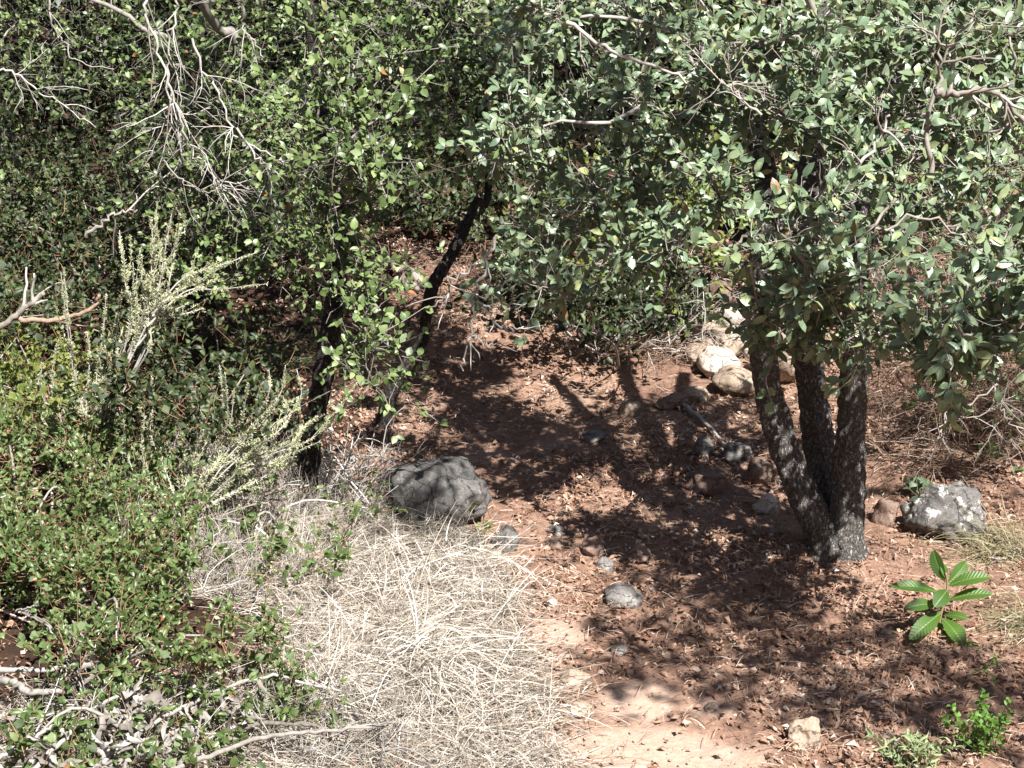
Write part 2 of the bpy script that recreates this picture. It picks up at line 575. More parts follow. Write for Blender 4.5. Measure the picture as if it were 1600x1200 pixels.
def build_ground():
    xs = axis(-2.4, 2.6, 0.027, -90, 90)
    ys = axis(3.0, 7.8, 0.027, -60, 120)
    X, Y = np.meshgrid(xs, ys)
    Z = hgt(X, Y)
    near = sstep(14, 9, np.hypot(X, Y - 5))
    Z = Z + near * (0.010 * fbm(X, Y, 22, 3) + 0.012 * np.maximum(0, vnoise(X, Y, 13) - 0.18) * 4 * 0.4)
    nx, ny = len(xs), len(ys)
    i = (np.arange(ny - 1)[:, None] * nx + np.arange(nx - 1)[None]).ravel()
    g = Geo()
    g.add(np.stack([X, Y, Z], -1), np.concatenate([np.stack([i, i + 1, i + nx + 1], -1), np.stack([i, i + nx + 1, i + nx], -1)]), 0.5)
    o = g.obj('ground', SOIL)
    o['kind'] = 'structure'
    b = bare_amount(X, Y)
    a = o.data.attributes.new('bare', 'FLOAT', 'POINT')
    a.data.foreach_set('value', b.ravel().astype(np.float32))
    a = o.data.attributes.new('soil_shade', 'FLOAT', 'POINT')
    a.data.foreach_set('value', np.maximum(sstep(7.0, 7.9, Y + 0.8 * fbm(X, Y, 1.5, 3)), np.maximum(sstep(-0.45, -0.75, X + 0.3 * fbm(X, Y, 2.0, 3)), np.maximum(sstep(3.2, 4.5, X), sstep(1.0, 0.0, Y)))).ravel().astype(np.float32))  # painted shade covers thicket floor, left bank and unseen slopes
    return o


_bc = [(G(1040, 1185), 0.30, 0.13), (G(870, 990), 0.09, 0.10), (G(1000, 1100), 0.10, 0.09), (G(1110, 1110), 0.06, 0.05)]


def bare_amount(X, Y):
    b = np.zeros(np.shape(X))
    nz = fbm(X, Y, 5.0, 4)
    for c, rx, ry in _bc:
        d = np.hypot((X - c[0]) / rx, (Y - c[1]) / ry) + nz * 0.5
        b = np.maximum(b, sstep(1.15, 0.75, d))
    return b


build_ground()

# ------------------------------------------------------------------ rocks
def ico(sub):
    import bmesh
    bm = bmesh.new()
    bmesh.ops.create_icosphere(bm, subdivisions=sub, radius=1)
    v = np.array([q.co[:] for q in bm.verts])
    f = np.array([[q.index for q in t.verts] for t in bm.faces])
    bm.free()
    return v, f


ICO = {3: ico(3), 4: ico(4), 5: ico(5)}


def rock(label, px, py, wpx, hpx, material, sub=4, seed=0, sink=0.3, cuts=7, group=None, deep=1.0, at=None, rough=1.0, name='rock', size=1.0):
    """px,py: pixel where the rock's foot meets the ground in the middle"""
    rg = np.random.default_rng(seed + 100)
    base = G(px, py) if at is None else np.array(at, float)
    dist = proj(base)[0, 2]
    wpx, hpx = wpx * size, hpx * size
    w = wpx * dist / FPX / 2
    h = hpx * dist / FPX / 2 / 0.93
    d = w * deep
    v, f = ICO[sub]
    v = v.copy()
    for k in range(cuts):                                   # flat broken faces
        nn = unit(rg.normal(size=3))
        lim = rg.uniform(0.55, 0.9)
        t = v @ nn
        v = v - np.maximum(0, t - lim)[:, None] * nn * 0.85
    off = rg.uniform(-50, 50, 3)
    dn = np.array([mnoise.fractal(Vector(q * 1.6 + off), 0.9, 2.1, 6) for q in v])
    dr = np.array([mnoise.fractal(Vector(q * 6 + off), 0.7, 2.1, 4) for q in v])
    v = v * (1 + rough * (0.13 * dn + 0.035 * dr))[:, None]
    v = v / np.abs(v).max(0)
    v[:, 2] = np.maximum(v[:, 2], -0.8)
    th = rg.uniform(-0.5, 0.5)
    ct, st = math.cos(th), math.sin(th)
    v = v * np.array([w, d, h * (1 + sink * 0.5)])
    v = v @ np.array([[ct, st, 0], [-st, ct, 0], [0, 0, 1]])
    z0 = h * (1 - sink)
    g = Geo()
    g.add(v, f, rg.random())
    o = g.obj(name, material)
    o.location = (base[0], base[1] + d * 0.6, base[2] + z0)
    tag(o, label, name, group)
    return o


ROCKD = rock_mat('dark_grey_rock', (0.085, 0.082, 0.08), (0.19, 0.182, 0.175), 0.15, (0.34, 0.33, 0.32))
rock('large grey boulder with pale speckles beside the path behind the dry grass', 676, 826, 185, 112, ROCKD, 5, 1, 0.4, 8, deep=0.9, rough=1.4, name='boulder')
rock('dark boulder with white lichen patches beside the grass tuft', 1488, 845, 150, 84, ROCKL, 5, 2, 0.35, 8, deep=0.8, rough=1.4, name='boulder')
SM = 'small stones lying loose on the leaf litter of the path'
STONES = [
    ('small brown stone between the oak trunk and the lichen boulder', 1386, 822, 48, 52, ROCKB, 4),
    ('squat tan stone half buried in the litter, near the trail edge below the broad-leaved plant', 1262, 1172, 78, 58, ROCKT, 5),
    ('flat grey stone half in shade on the path below the oak', 972, 950, 72, 30, ROCKG, 4),
    ('small dark grey stone just above the flat grey stone', 946, 896, 34, 28, ROCKG, 4),
    ('round brown stone in the middle of the path', 924, 872, 50, 34, ROCKB, 4),
    ('flat pale grey stone on the path near the grey boulder', 868, 838, 38, 14, ROCKG, 4),
    ('low grey-brown stone just below the flat pale one', 872, 862, 44, 20, ROCKB, 4),
    ('brown stone in deep shade on the path left of the oak', 1002, 880, 46, 34, ROCKB, 4),
    ('sunlit pale stone lying left of the oak trunk', 1198, 802, 56, 30, ROCKP, 4),
    ('bluish grey stone under the fallen stick left of the oak', 1152, 722, 56, 40, ROCKG, 4),
    ('shaded brown stone touching the oak\'s left stem', 1190, 758, 62, 46, ROCKB, 4),
    ('wide dark stone in the oak\'s shadow', 1105, 775, 80, 46, ROCKB, 4),
    ('small rounded grey stone behind the wide dark stone', 1100, 716, 46, 34, ROCKG, 4),
    ('dark grey stone against the big boulder\'s right foot', 790, 868, 52, 58, ROCKG, 4),
    ('flat brown stone on the path by the brush pile', 1050, 640, 60, 26, ROCKB, 4),
    ('flat grey slab at the foot of the stony bank', 1085, 632, 60, 28, ROCKT, 4),
    ('sunlit knobbly stone at the far side of the path', 985, 652, 44, 26, ROCKT, 4),
    ('low grey stone in the middle of the far path', 930, 692, 50, 18, ROCKG, 4),
    ('small buried stone on the shaded far path', 850, 726, 34, 16, ROCKB, 4),
    ('small pale stone at the dry grass edge by the litter', 806, 944, 36, 16, ROCKP, 4),
    ('small white stone on the bare earth', 862, 950, 22, 14, ROCKP, 3),
    ('small pinkish stone in the pale trodden earth', 1112, 1116, 26, 18, ROCKT, 3),
    ('grey stone edge showing in the litter near the shade line', 968, 1026, 36, 16, ROCKG, 3),
    ('pale flat stone beside the drooping straw', 900, 1075, 62, 26, ROCKT, 4),
    ('thin pink flat stone below the drooping straw', 905, 1118, 52, 20, ROCKT, 4),
    ('white weathered stone lying in the dead stalks', 640, 1150, 46, 30, ROCKP, 4),
    ('reddish flat stone on the litter by the broad-leaved plant', 1388, 1000, 40, 14, ROCKB, 3),
]
for k, (lb, px, py, w, h, m, s) in enumerate(STONES):
    rock(lb, px, py, w, h, m, s, 10 + k, 0.6, 9, rough=1.3, size=0.9)
OUT = [
    ('pale rounded rock at the bottom of the stony bank', 1138, 596, 66, 46, ROCKP),
    ('pale blocky rock in the middle of the stony bank', 1148, 566, 62, 46, ROCKT),
    ('small pale rock wedged by the oak\'s left stem', 1178, 560, 40, 36, ROCKP),
    ('small pale rock under the dead brush on the stony bank', 1106, 570, 46, 34, ROCKT),
    ('tan rock high on the stony bank', 1158, 528, 60, 40, ROCKP),
    ('pale flat rock beside the brush pile', 1112, 530, 42, 34, ROCKT),
    ('tall brown rock at the top of the stony bank', 1136, 512, 74, 70, ROCKB),
    ('tan upright rock seen between two oak stems', 1234, 606, 66, 92, ROCKT),
    ('rounded tan rock low in the shade behind the oak', 1164, 622, 70, 36, ROCKT),
    ('pale rock behind the oak\'s middle stem', 1262, 570, 60, 60, ROCKP),
]
for k, (lb, px, py, w, h, m) in enumerate(OUT):
    rock(lb, px - 10, py, w, h, m, 4, 60 + k, 0.2, 10, rough=1.2, size=1.18)

# ------------------------------------------------------------------ trees
T_NEAR = [leaf_template(3, 0.05, 0.06 + 0.08 * k, 0.10, 0.9, k) for k in range(6)]
T_DIM = [leaf_template(1, 0.08, 0.15, 0.05, 0.9, k) for k in range(3)]
T_FAR = [leaf_template(2, 0.08, 0.15, 0.05, 0.9, k) for k in range(3)]


def trunk_mesh(pts, rad, rows, sides, material, relief=0.10, seed=0):
    c = resample(pts, rows)
    r = resample(np.stack([rad, rad, rad], 1), rows)[:, 0]
    T = unit(np.gradient(c, axis=0))
    A = unit(np.cross(T, np.array([0.9, 0.31, 0.1])))
    B = np.cross(T, A)
    an = np.arange(sides) * 2 * math.pi / sides
    ring = A[:, None] * np.cos(an)[None, :, None] + B[:, None] * np.sin(an)[None, :, None]
    V = c[:, None] + ring * r[:, None, None]
    flat = V.reshape(-1, 3)
    dirs = ring.reshape(-1, 3)
    rr = np.repeat(r, sides)
    off = Vector((seed * 7.1, seed * 3.3, 0))
    d = np.zeros(len(flat))
    for i, q in enumerate(flat):
        w = Vector((q[0] * 34, q[1] * 34, q[2] * 20)) + off
        w2 = w + mnoise.noise_vector(w * 0.7) * 0.5
        ds, _ = mnoise.voronoi(w2)
        e = ds[1] - ds[0]
        d[i] = min(e * 2.2, 1.0) * 0.6 + 0.9 * mnoise.noise(w * 0.28) + 0.5 * mnoise.noise(w * 2.4)
    flat = flat + dirs * (d * relief * np.minimum(rr, 0.07))[:, None]
    i = np.arange(rows - 1)[:, None] * sides
    j = np.arange(sides)[None]
    k = (j + 1) % sides
    f = np.concatenate([np.stack([i + j, i + k, i + sides + k], -1).reshape(-1, 3), np.stack([i + j, i + sides + k, i + sides + j], -1).reshape(-1, 3)])
    g = Geo()
    g.add(flat, f, 0.5)
    return g


def shoots(centres, radii, per, length, leaf_n, up=0.35, outward=0.8):
    """leafy shoots inside clumps; returns polylines (M,N,3), leaf pos, dir, tip weight"""
    n = np.repeat(np.arange(len(centres)), per)
    M = len(n)
    off = rvec(M) * (R.random((M, 1)) ** 0.5) * radii[n][:, None]
    off[:, 2] *= 0.8
    st = centres[n] + off * 0.55
    D = unit(off * outward / np.maximum(radii[n][:, None], 1e-6) + R.normal(size=(M, 3)) * 0.45 + np.array([0, 0, up]))
    L = length * R.uniform(0.55, 1.25, M)
    N = 6
    s = np.linspace(0, 1, N)[None, :, None]
    bend = R.normal(size=(M, 1, 3)) * 0.28
    wob = R.normal(size=(M, N, 3)) * 0.035
    wob[:, 0] = 0
    Pt = st[:, None] + L[:, None, None] * (s * D[:, None] + s ** 2 * bend + wob)
    t = np.sort(R.uniform(0.2, 1.0, (M, leaf_n)), 1)
    t[:, -3:] = 0.97
    idx = np.minimum((t * (N - 1)).astype(int), N - 2)
    fr = (t * (N - 1) - idx)[..., None]
    ar = np.arange(M)[:, None]
    lp = Pt[ar, idx] * (1 - fr) + Pt[ar, idx + 1] * fr
    tg = unit(Pt[ar, idx + 1] - Pt[ar, idx])
    side = unit(np.cross(tg, rvec(M * leaf_n).reshape(M, leaf_n, 3)))
    ld = unit(side * R.uniform(0.5, 1.2, (M, leaf_n, 1)) + tg * R.uniform(0.3, 1.0, (M, leaf_n, 1)))
    return Pt, lp.reshape(-1, 3), ld.reshape(-1, 3)


def leaf_objects(root, pos, D, Nn, L, Wd, material, variants, cap=300):
    """leaves that can be picked apart: one object each, sharing a few meshes"""
    X, Y, Z = frames(D, Nn)
    rl = root.location
    from mathutils import Matrix
    k = 0
    vs = R.integers(0, len(variants), len(pos))
    for i in range(len(pos)):
        o = bpy.data.objects.new('leaf', variants[vs[i]])
        COL.objects.link(o)
        o.parent = root
        l, w = L[i], Wd[i]
        o.matrix_basis = Matrix(((X[i, 0] * l, Y[i, 0] * w, Z[i, 0] * l, pos[i, 0] - rl[0]),
                                 (X[i, 1] * l, Y[i, 1] * w, Z[i, 1] * l, pos[i, 1] - rl[1]),
                                 (X[i, 2] * l, Y[i, 2] * w, Z[i, 2] * l, pos[i, 2] - rl[2]), (0, 0, 0, 1)))


_var = {}


def variants_of(material, tmpls):
    key = material.name
    if key not in _var:
        out = []
        for k in range(10):
            g = Geo()
            tv, tf = tmpls[k % len(tmpls)]
            g.add(tv, tf, [0.08, 0.2, 0.3, 0.4, 0.5, 0.6, 0.7, 0.8, 0.88, 0.45][k])
            out.append(g.mesh('leaf', material))
        _var[key] = out
    return _var[key]


def place_leaves(root, lp, ld, size, ratio, material, tmpls, singles, nbias, jit=0.3, colour=None):
    M = len(lp)
    Nn = unit(nbias[None] + R.normal(size=(M, 3)) * 0.48)
    L = size * R.uniform(1 - jit, 1 + jit, M)
    Wd = L * ratio * R.uniform(0.8, 1.2, M)
    rnd = np.clip(R.beta(2, 2, M), 0, 0.94)
    odd = R.random(M) < 0.006
    rnd = np.where(odd, 0.995, rnd)
    if colour is not None:
        rnd = np.clip(rnd + colour, 0, 1)
    q = proj(lp)
    inn = (q[:, 0] > -10) & (q[:, 0] < 1610) & (q[:, 1] > -10) & (q[:, 1] < 1210) & (q[:, 2] > 0)
    score = np.where(inn, L / q[:, 2] * R.uniform(0.85, 1.15, M), -1)
    order = np.argsort(-score)
    ns = min(singles, int(inn.sum()))
    pick, rest = order[:ns], order[ns:]
    if ns:
        leaf_objects(root, lp[pick], ld[pick], Nn[pick], L[pick], Wd[pick], material, variants_of(material, tmpls))
    g = Geo()
    part = np.array_split(rest, len(tmpls))
    for t, ii in zip(tmpls, part):
        if len(ii):
            leaves(g, lp[ii], ld[ii], Nn[ii], L[ii], Wd[ii], t, rnd[ii])
    if g.n:
        g.obj('foliage', material, root, kind='stuff')


def make_tree(name, label, cat, base, stems, clumps, per=10, shoot_len=0.16, leaf_n=9, leaf_size=0.05, ratio=0.28, lmat=None, tmpls=None,
              singles=0, bark=None, twig=None, bmax=0.014, trunk_rows=60, trunk_sides=20, group=None, nbias=None, relief=0.3, tw=0.0022, up=0.35, bare_f=0.7):
    root = thing(name, label, cat, base, group)
    nodes, dirs = [], []
    for k, (pts, rad) in enumerate(stems):
        trunk_mesh(pts, rad, trunk_rows, trunk_sides, bark, relief, k).obj('trunk', bark, root)
        q = resample(pts, 14)
        nodes += list(q[6:])
    nodes = np.array(nodes)
    C = np.array([c for c, r in clumps])
    Rr = np.array([r for c, r in clumps])
    order = np.argsort([np.min(np.linalg.norm(nodes - c, axis=1)) for c in C])
    for i in order:                                                     # limbs reach for each clump from the nearest wood
        d = np.linalg.norm(nodes - C[i], axis=1) + 0.6 * np.maximum(0, nodes[:, 2] - C[i][2])
        a = nodes[int(np.argmin(d))]
        v = C[i] - a
        ln = np.linalg.norm(v)
        if ln < 0.03:
            continue
        n = max(4, int(ln / 0.06))
        mid = a + v * 0.5 + np.array([0, 0, 0.10 * ln]) + R.normal(size=3) * 0.10 * ln
        pts = resample([a, a * 0.7 + mid * 0.3 + R.normal(size=3) * 0.03 * ln, mid, C[i] * 0.7 + mid * 0.3 + R.normal(size=3) * 0.04 * ln, C[i]], n + 3)
        pts[1:-1] += R.normal(size=(len(pts) - 2, 3)) * 0.006
        r0 = min(bmax, 0.0035 + 0.013 * ln)
        g = Geo()
        tubes(g, pts, np.linspace(r0, 0.0028, len(pts)), 6 if leaf_size > 0.04 and singles else 5)
        g.obj('branch', twig, root)
        nodes = np.vstack([nodes, pts[2:]])
    Pt, lp, ld = shoots(C, Rr, per, shoot_len, leaf_n, up)
    g = Geo()
    sl_ = [0, 1, 3, 5]
    tubes(g, Pt[:, sl_], np.linspace(tw, tw * 0.45, 4)[None], 4 if leaf_size > 0.04 and singles else 3, cap=False)
    # bare side twigs
    M = len(Pt)
    h = R.integers(0, M, int(M * bare_f))
    s0 = Pt[h, R.integers(0, 3, len(h))]
    dd = rvec(len(h)) * shoot_len * R.uniform(0.3, 0.9, (len(h), 1))
    s = np.linspace(0, 1, 4)[None, :, None]
    tubes(g, s0[:, None] + s * dd[:, None] + R.normal(size=(len(h), 4, 3)) * shoot_len * 0.05 * s, np.linspace(tw * 0.7, tw * 0.3, 4)[None], 3, cap=False)
    g.obj('twigs', twig, root, kind='stuff')
    place_leaves(root, lp, ld, leaf_size, ratio, lmat, tmpls, singles, nbias if nbias is not None else unit(SUN + np.array([0, -0.25, 0.3])))
    return root


def in_poly(x, y, poly):
    c = False
    j = len(poly) - 1
    for i in range(len(poly)):
        xi, yi = poly[i]
        xj, yj = poly[j]
        if (yi > y) != (yj > y) and x < (xj - xi) * (y - yi) / (yj - yi) + xi:
            c = not c
        j = i
    return c


def scatter_poly(poly, n, mind, rg):
    xs = [p[0] for p in poly]
    ys = [p[1] for p in poly]
    out = []
    for _ in range(n * 60):
        x, y = rg.uniform(min(xs), max(xs)), rg.uniform(min(ys), max(ys))
        if in_poly(x, y, poly) and all((x - a) ** 2 + (y - b) ** 2 > mind ** 2 for a, b in out):
            out.append((x, y))
            if len(out) >= n:
                break
    return out


def overhead(px, py, z):
    """canopy point that shades the ground seen at a pixel"""
    g = G(px, py)
    return g + SUN * ((z - g[2]) / SUN[2])


rg = np.random.default_rng(21)
# --- the oak with three stems on the right
TB = G(1305, 868)
ty = TB[1]
stemL = ([TB + np.array([-0.03, 0.0, -0.06]), P(1290, 845, ty), P(1248, 760, ty + 0.01), P(1213, 660, ty + 0.03), P(1192, 560, ty + 0.03), P(1190, 470, ty), P(1205, 360, ty + 0.05), P(1185, 220, ty + 0.3), P(1140, 60, ty + 0.7)],
         np.array([0.078, 0.056, 0.045, 0.042, 0.040, 0.039, 0.036, 0.032, 0.024]))
stemM = ([TB + np.array([0.0, 0.07, -0.06]), P(1297, 820, ty + 0.1), P(1283, 720, ty + 0.16), P(1268, 600, ty + 0.22), P(1255, 480, ty + 0.25), P(1260, 360, ty + 0.25), P(1275, 200, ty + 0.45), P(1290, 20, ty + 0.8)],
         np.array([0.056, 0.050, 0.044, 0.042, 0.041, 0.038, 0.034, 0.028]))
stemR = ([TB + np.array([0.04, 0.0, -0.06]), P(1318, 850, ty), P(1325, 760, ty), P(1328, 660, ty), P(1334, 560, ty), P(1338, 470, ty - 0.02), P(1335, 360, ty + 0.05), P(1370, 200, ty + 0.3), P(1420, 30, ty + 0.7)],
         np.array([0.086, 0.060, 0.046, 0.043, 0.041, 0.040, 0.037, 0.032, 0.024]))
poly = [(830, -40), (800, 120), (760, 240), (745, 330), (800, 410), (890, 470), (960, 410), (1060, 380), (1130, 350), (1180, 420), (1240, 470), (1300, 500), (1350, 490), (1390, 400), (1440, 470), (1500, 560), (1570, 540), (1660, 560), (1660, -40)]
cl = []
for x, y in scatter_poly(poly, 135, 33, rg):
    left = np.clip((x - 900) / 260, 0, 1)
    up_ = np.clip((560 - y) / 560, 0, 1)
    d = (5.0 + 0.75 * up_) * (1 - left) + (3.75 + 1.1 * up_) * left + rg.normal() * 0.10
    if rg.random() < 0.07:
        d -= rg.uniform(0.15, 0.4)
    cl.append((P(x, y, d), rg.uniform(0.06, 0.10)))
for x, y, d, r_ in [(1190, 480, 4.2, .05), (1208, 540, 4.25, .05), (1228, 500, 4.2, .06), (1285, 530, 4.15, .06), (1330, 520, 4.1, .07), (1365, 540, 4.1, .08), (1300, 460, 4.1, .1), (1420, 530, 3.9, .07),
                    (1440, 550, 3.85, .06), (1480, 560, 3.8, .08), (1505, 590, 3.75, .06), (1560, 570, 3.8, .08), (1500, 530, 3.8, .08), (1590, 540, 3.7, .08), (830, 200, 4.7, .07), (800, 215, 4.7, .06), (775, 250, 4.7, .05),
                    (840, 15, 4.9, .06), (870, 30, 4.9, .07), (790, 430, 4.9, .05), (850, 440, 4.8, .06), (890, 470, 4.85, .06), (1010, 400, 4.5, .05), (1050, 395, 4.4, .05), (1290, 40, 4.4, .08), (1200, 70, 4.5, .08), (1520, 30, 4.3, .09)]:
    cl.append((P(x, y, d), r_))
# canopy above the frame: shades the litter in front of and beside the trunk
OV = []
for x, y in scatter_poly([(930, 800), (1020, 880), (960, 960), (930, 1060), (980, 1110), (1060, 1060), (1130, 1100), (1230, 1150), (1400, 1130), (1600, 1150), (1700, 1060), (1420, 1000), (1250, 980), (1130, 930), (1060, 860)], 32, 56, rg):
    OV.append((x, y))
for x, y in scatter_poly([(590, 700), (650, 690), (760, 700), (770, 830), (680, 850), (590, 830)], 9, 40, rg):
    OV.append((x, y))
for x, y in scatter_poly([(620, 470), (700, 600), (650, 690), (900, 690), (1050, 640), (960, 560), (830, 500)], 4, 60, rg):
    OV.append((x, y))
for x, y in scatter_poly([(1360, 620), (1600, 620), (1640, 780), (1400, 800)], 13, 45, rg):
    OV.append((x, y))
for x, y in OV:
    for z in (rg.uniform(2.3, 3.3),):
        c = overhead(x, y, z)
        q = proj(c)[0]
        if q[1] < -25 or q[2] < 0.3:
            cl.append((c, rg.uniform(0.09, 0.16)))
# openings in the crown: where the sun reaches the path
OPEN = [(880, 625, 130, 38), (850, 790, 95, 45), (1010, 560, 70, 28), (1360, 930, 130, 40), (870, 960, 70, 45), (1180, 1075, 70, 22), (930, 740, 60, 22)]
kept = []
for c, r_ in cl:
    q = proj(c - SUN * (c[2] / SUN[2]))[0]
    hit = any(((q[0] - a) / w) ** 2 + ((q[1] - b) / h) ** 2 < 1 for a, b, w, h in OPEN)
    if not hit or (proj(c)[0, 1] > -20 and rg.random() < 0.45):
        kept.append((c, r_))
cl = kept
oak = make_tree('oak_tree', 'three-stemmed oak with blocky grey bark and broad grey-green leaves beside the path', 'tree', TB, [stemL, stemM, stemR], cl,
                per=12, shoot_len=0.125, leaf_n=8, leaf_size=0.039, ratio=0.225, lmat=OAK, tmpls=T_NEAR, singles=300, bark=BARK, twig=TWIG, bmax=0.011, trunk_rows=220, trunk_sides=64, relief=0.24, tw=0.002, nbias=unit(np.array([0.22, -0.85, 0.95])), bare_f=1.5)

# --- thicket behind
def bg_tree(label, stems_px, y, polys, n, mind, dr, lsize, lmat, per, top, seed, singles=120, cat='tree', name='oak_tree', bark=None, leaf_n=9, cr=(0.14, 0.24), rad=(0.06, 0.04), group=None, canopy=26, sl=0.17, shade=None):
    g_ = np.random.default_rng(seed)
    stems = []
    base = None
    for sp in stems_px:
        b = G(*sp[0]) if y is None else P(sp[0][0], sp[0][1], y)
        b[2] = float(hgt(b[0], b[1]))
        yy = b[1]
        if base is None:
            base = b
        pts = [b - np.array([0, 0, 0.08])] + [P(q[0], q[1], yy + (q[2] if len(q) > 2 else 0) + max(0, (420 - q[1]) / 420) * (dr[1] + 0.25)) for q in sp[1:]]
        last = pts[-1]
        pts.append(last + np.array([g_.uniform(-0.2, 0.2), 0.15, max(0.5, top - last[2]) * 0.7]))
        stems.append((pts, np.linspace(rad[0], rad[1] * 0.6, len(pts))))
    yy = base[1]
    cl = []
    for poly in polys:
        for x, y_ in scatter_poly(poly, n, mind, g_):
            cl.append((P(x, y_, yy + dr[0] + (dr[1] - dr[0]) * np.clip((450 - y_) / 450, 0, 1) + g_.normal() * 0.12), g_.uniform(*cr)))
    c0 = np.mean([c for c, _ in cl], 0)
    if shade:                                                           # boughs over the frame that keep the thicket dim
        for x, y_ in scatter_poly(shade[0], shade[1], shade[2], g_):
            p = P(x, y_, yy + 0.1)
            c = p + SUN * ((g_.uniform(2.4, 3.4) - p[2]) / SUN[2])
            if proj(c)[0, 1] < -40:
                cl.append((c, g_.uniform(0.16, 0.26)))
    for k in range(int(canopy * 1.5)):
        zz = g_.uniform(1.5, top + 1.4)
        c = np.array([c0[0] + g_.normal() * 0.7, yy + max(dr[1], 0.2) + (zz - 1.3) * 0.5 + g_.uniform(0.0, 0.9), zz])
        if proj(c)[0, 1] < 10:
            cl.append((c, g_.uniform(0.25, 0.38)))
    return make_tree(name, label, cat, base, stems, cl, per=per, shoot_len=sl, leaf_n=leaf_n, leaf_size=lsize, ratio=0.30, lmat=lmat, tmpls=T_DIM if lmat is OAK_SHADE else T_FAR, singles=singles, bark=bark or BARK_SHADE, twig=TWIG_SHADE,
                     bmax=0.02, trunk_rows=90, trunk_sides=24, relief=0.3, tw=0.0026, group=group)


tB = bg_tree('small-leaved oak with bare grey dead branches hanging down its front', [[(268, 655), (275, 560), (295, 450), (330, 300), (320, 60)]], 6.2,
             [[(250, 60), (420, -30), (600, -30), (610, 120), (570, 320), (490, 410), (330, 500), (250, 430), (230, 200)]], 76, 32, (-0.45, 0.6), 0.027, OAKF, 13, 3.4, 31, 300, leaf_n=11, sl=0.14, cr=(0.10, 0.18), rad=(0.045, 0.03), shade=([(230, 0), (330, 0), (330, 450), (500, 420), (600, 250), (600, 450), (230, 560)], 16, 50))
tC = bg_tree('slender leaning oak with sparse leafy sprigs low on its dark trunk', [[(470, 775), (492, 660), (510, 560), (528, 430), (530, 330), (500, 150)]], None,
             [[(520, 430), (560, 410), (610, 560), (590, 630), (560, 590)], [(460, 100), (610, 60), (600, 300), (560, 400), (470, 400), (450, 260)]], 15, 40, (-0.25, 0.25), 0.029, OAKF, 12, 3.2, 32, 120, cr=(0.07, 0.13), rad=(0.036, 0.024), canopy=14)
tD = bg_tree('crooked oak with a curved dark trunk bowing over the path', [[(592, 668), (612, 610), (648, 555), (662, 520), (675, 450), (710, 390), (742, 320), (765, 240, 0.1)]], None,
             [[(620, 0), (800, -20), (830, 120), (790, 250), (700, 260), (640, 200)]], 30, 38, (-0.2, 0.6), 0.028, OAKF, 15, 3.4, 33, 120, shade=([(600, 0), (800, 0), (760, 300), (600, 330)], 12, 55), rad=(0.027, 0.020), canopy=26)
tA = bg_tree('dark oak leaning in behind the spiky shrub on the dim side of the thicket', [[(60, 560), (40, 420), (20, 250), (-60, 60)]], 7.9,
             [[(-40, -30), (250, -30), (240, 220), (210, 420), (120, 520), (-40, 540)]], 64, 38, (-0.5, 0.6), 0.028, OAKF, 9, 3.6, 34, 200, cr=(0.10, 0.2), shade=([(-60, 0), (250, 0), (250, 450), (-60, 480)], 26, 50))
tE = bg_tree('shady oak deep in the thicket behind the crooked oak', [[(700, 400), (690, 250), (720, 60)]], 9.6,
             [[(430, -30), (860, -30), (860, 300), (700, 340), (430, 330)]], 46, 46, (-0.5, 0.5), 0.042, OAK_SHADE, 12, 4.0, 35, 150, cr=(0.2, 0.32), sl=0.22, shade=([(430, 0), (860, 0), (860, 320), (430, 330)], 22, 60))
tF = bg_tree('bushy yellow-green shrub behind the oak\'s left boughs', [[(980, 520), (990, 430), (1010, 350)]], 6.9,
             [[(840, 250), (1140, 250), (1120, 440), (1060, 480), (880, 470)]], 26, 44, (-0.2, 0.4), 0.034, YEL, 10, 1.9, 36, 120, 'shrub', 'leafy_shrub', canopy=0, rad=(0.025, 0.015))
tG = bg_tree('tangled oak rising behind the three-stemmed oak\'s crown', [[(1210, 520), (1215, 380), (1180, 150)]], 7.4,
             [[(1050, -30), (1640, -30), (1640, 420), (1500, 440), (1380, 420), (1050, 300)]], 84, 42, (-0.9, 0.4), 0.038, OAKF, 11, 3.6, 37, 150, rad=(0.07, 0.05))
tH = bg_tree('young leafy shrub at the foot of the brown dead brush', [[(1560, 720), (1550, 640), (1560, 560)]], 5.6,
             [[(1480, 580), (1640, 560), (1640, 720), (1500, 720)]], 9, 46, (-0.15, 0.3), 0.026, SHR, 7, 1.2, 38, 60, 'shrub', 'leafy_shrub', canopy=0, rad=(0.012, 0.008), cr=(0.06, 0.12))
FARG = 'oaks crowding the hillside behind the thicket'
FARL = ['dim oak on the hillside behind the tall spiky shrub', 'dim oak on the hillside behind the hanging dead branches', 'dim oak on the hillside behind the slender leaning oak', 'dim oak on the hillside behind the crooked oak',
        'dim oak on the hillside behind the yellow-green shrub', 'dim oak on the hillside behind the three-stemmed oak', 'dim oak on the hillside behind the brown dead brush', 'dim oak high on the hillside above the dark oak', 'dim oak high on the hillside above the crooked oak', 'dim oak high on the hillside above the dead brush']
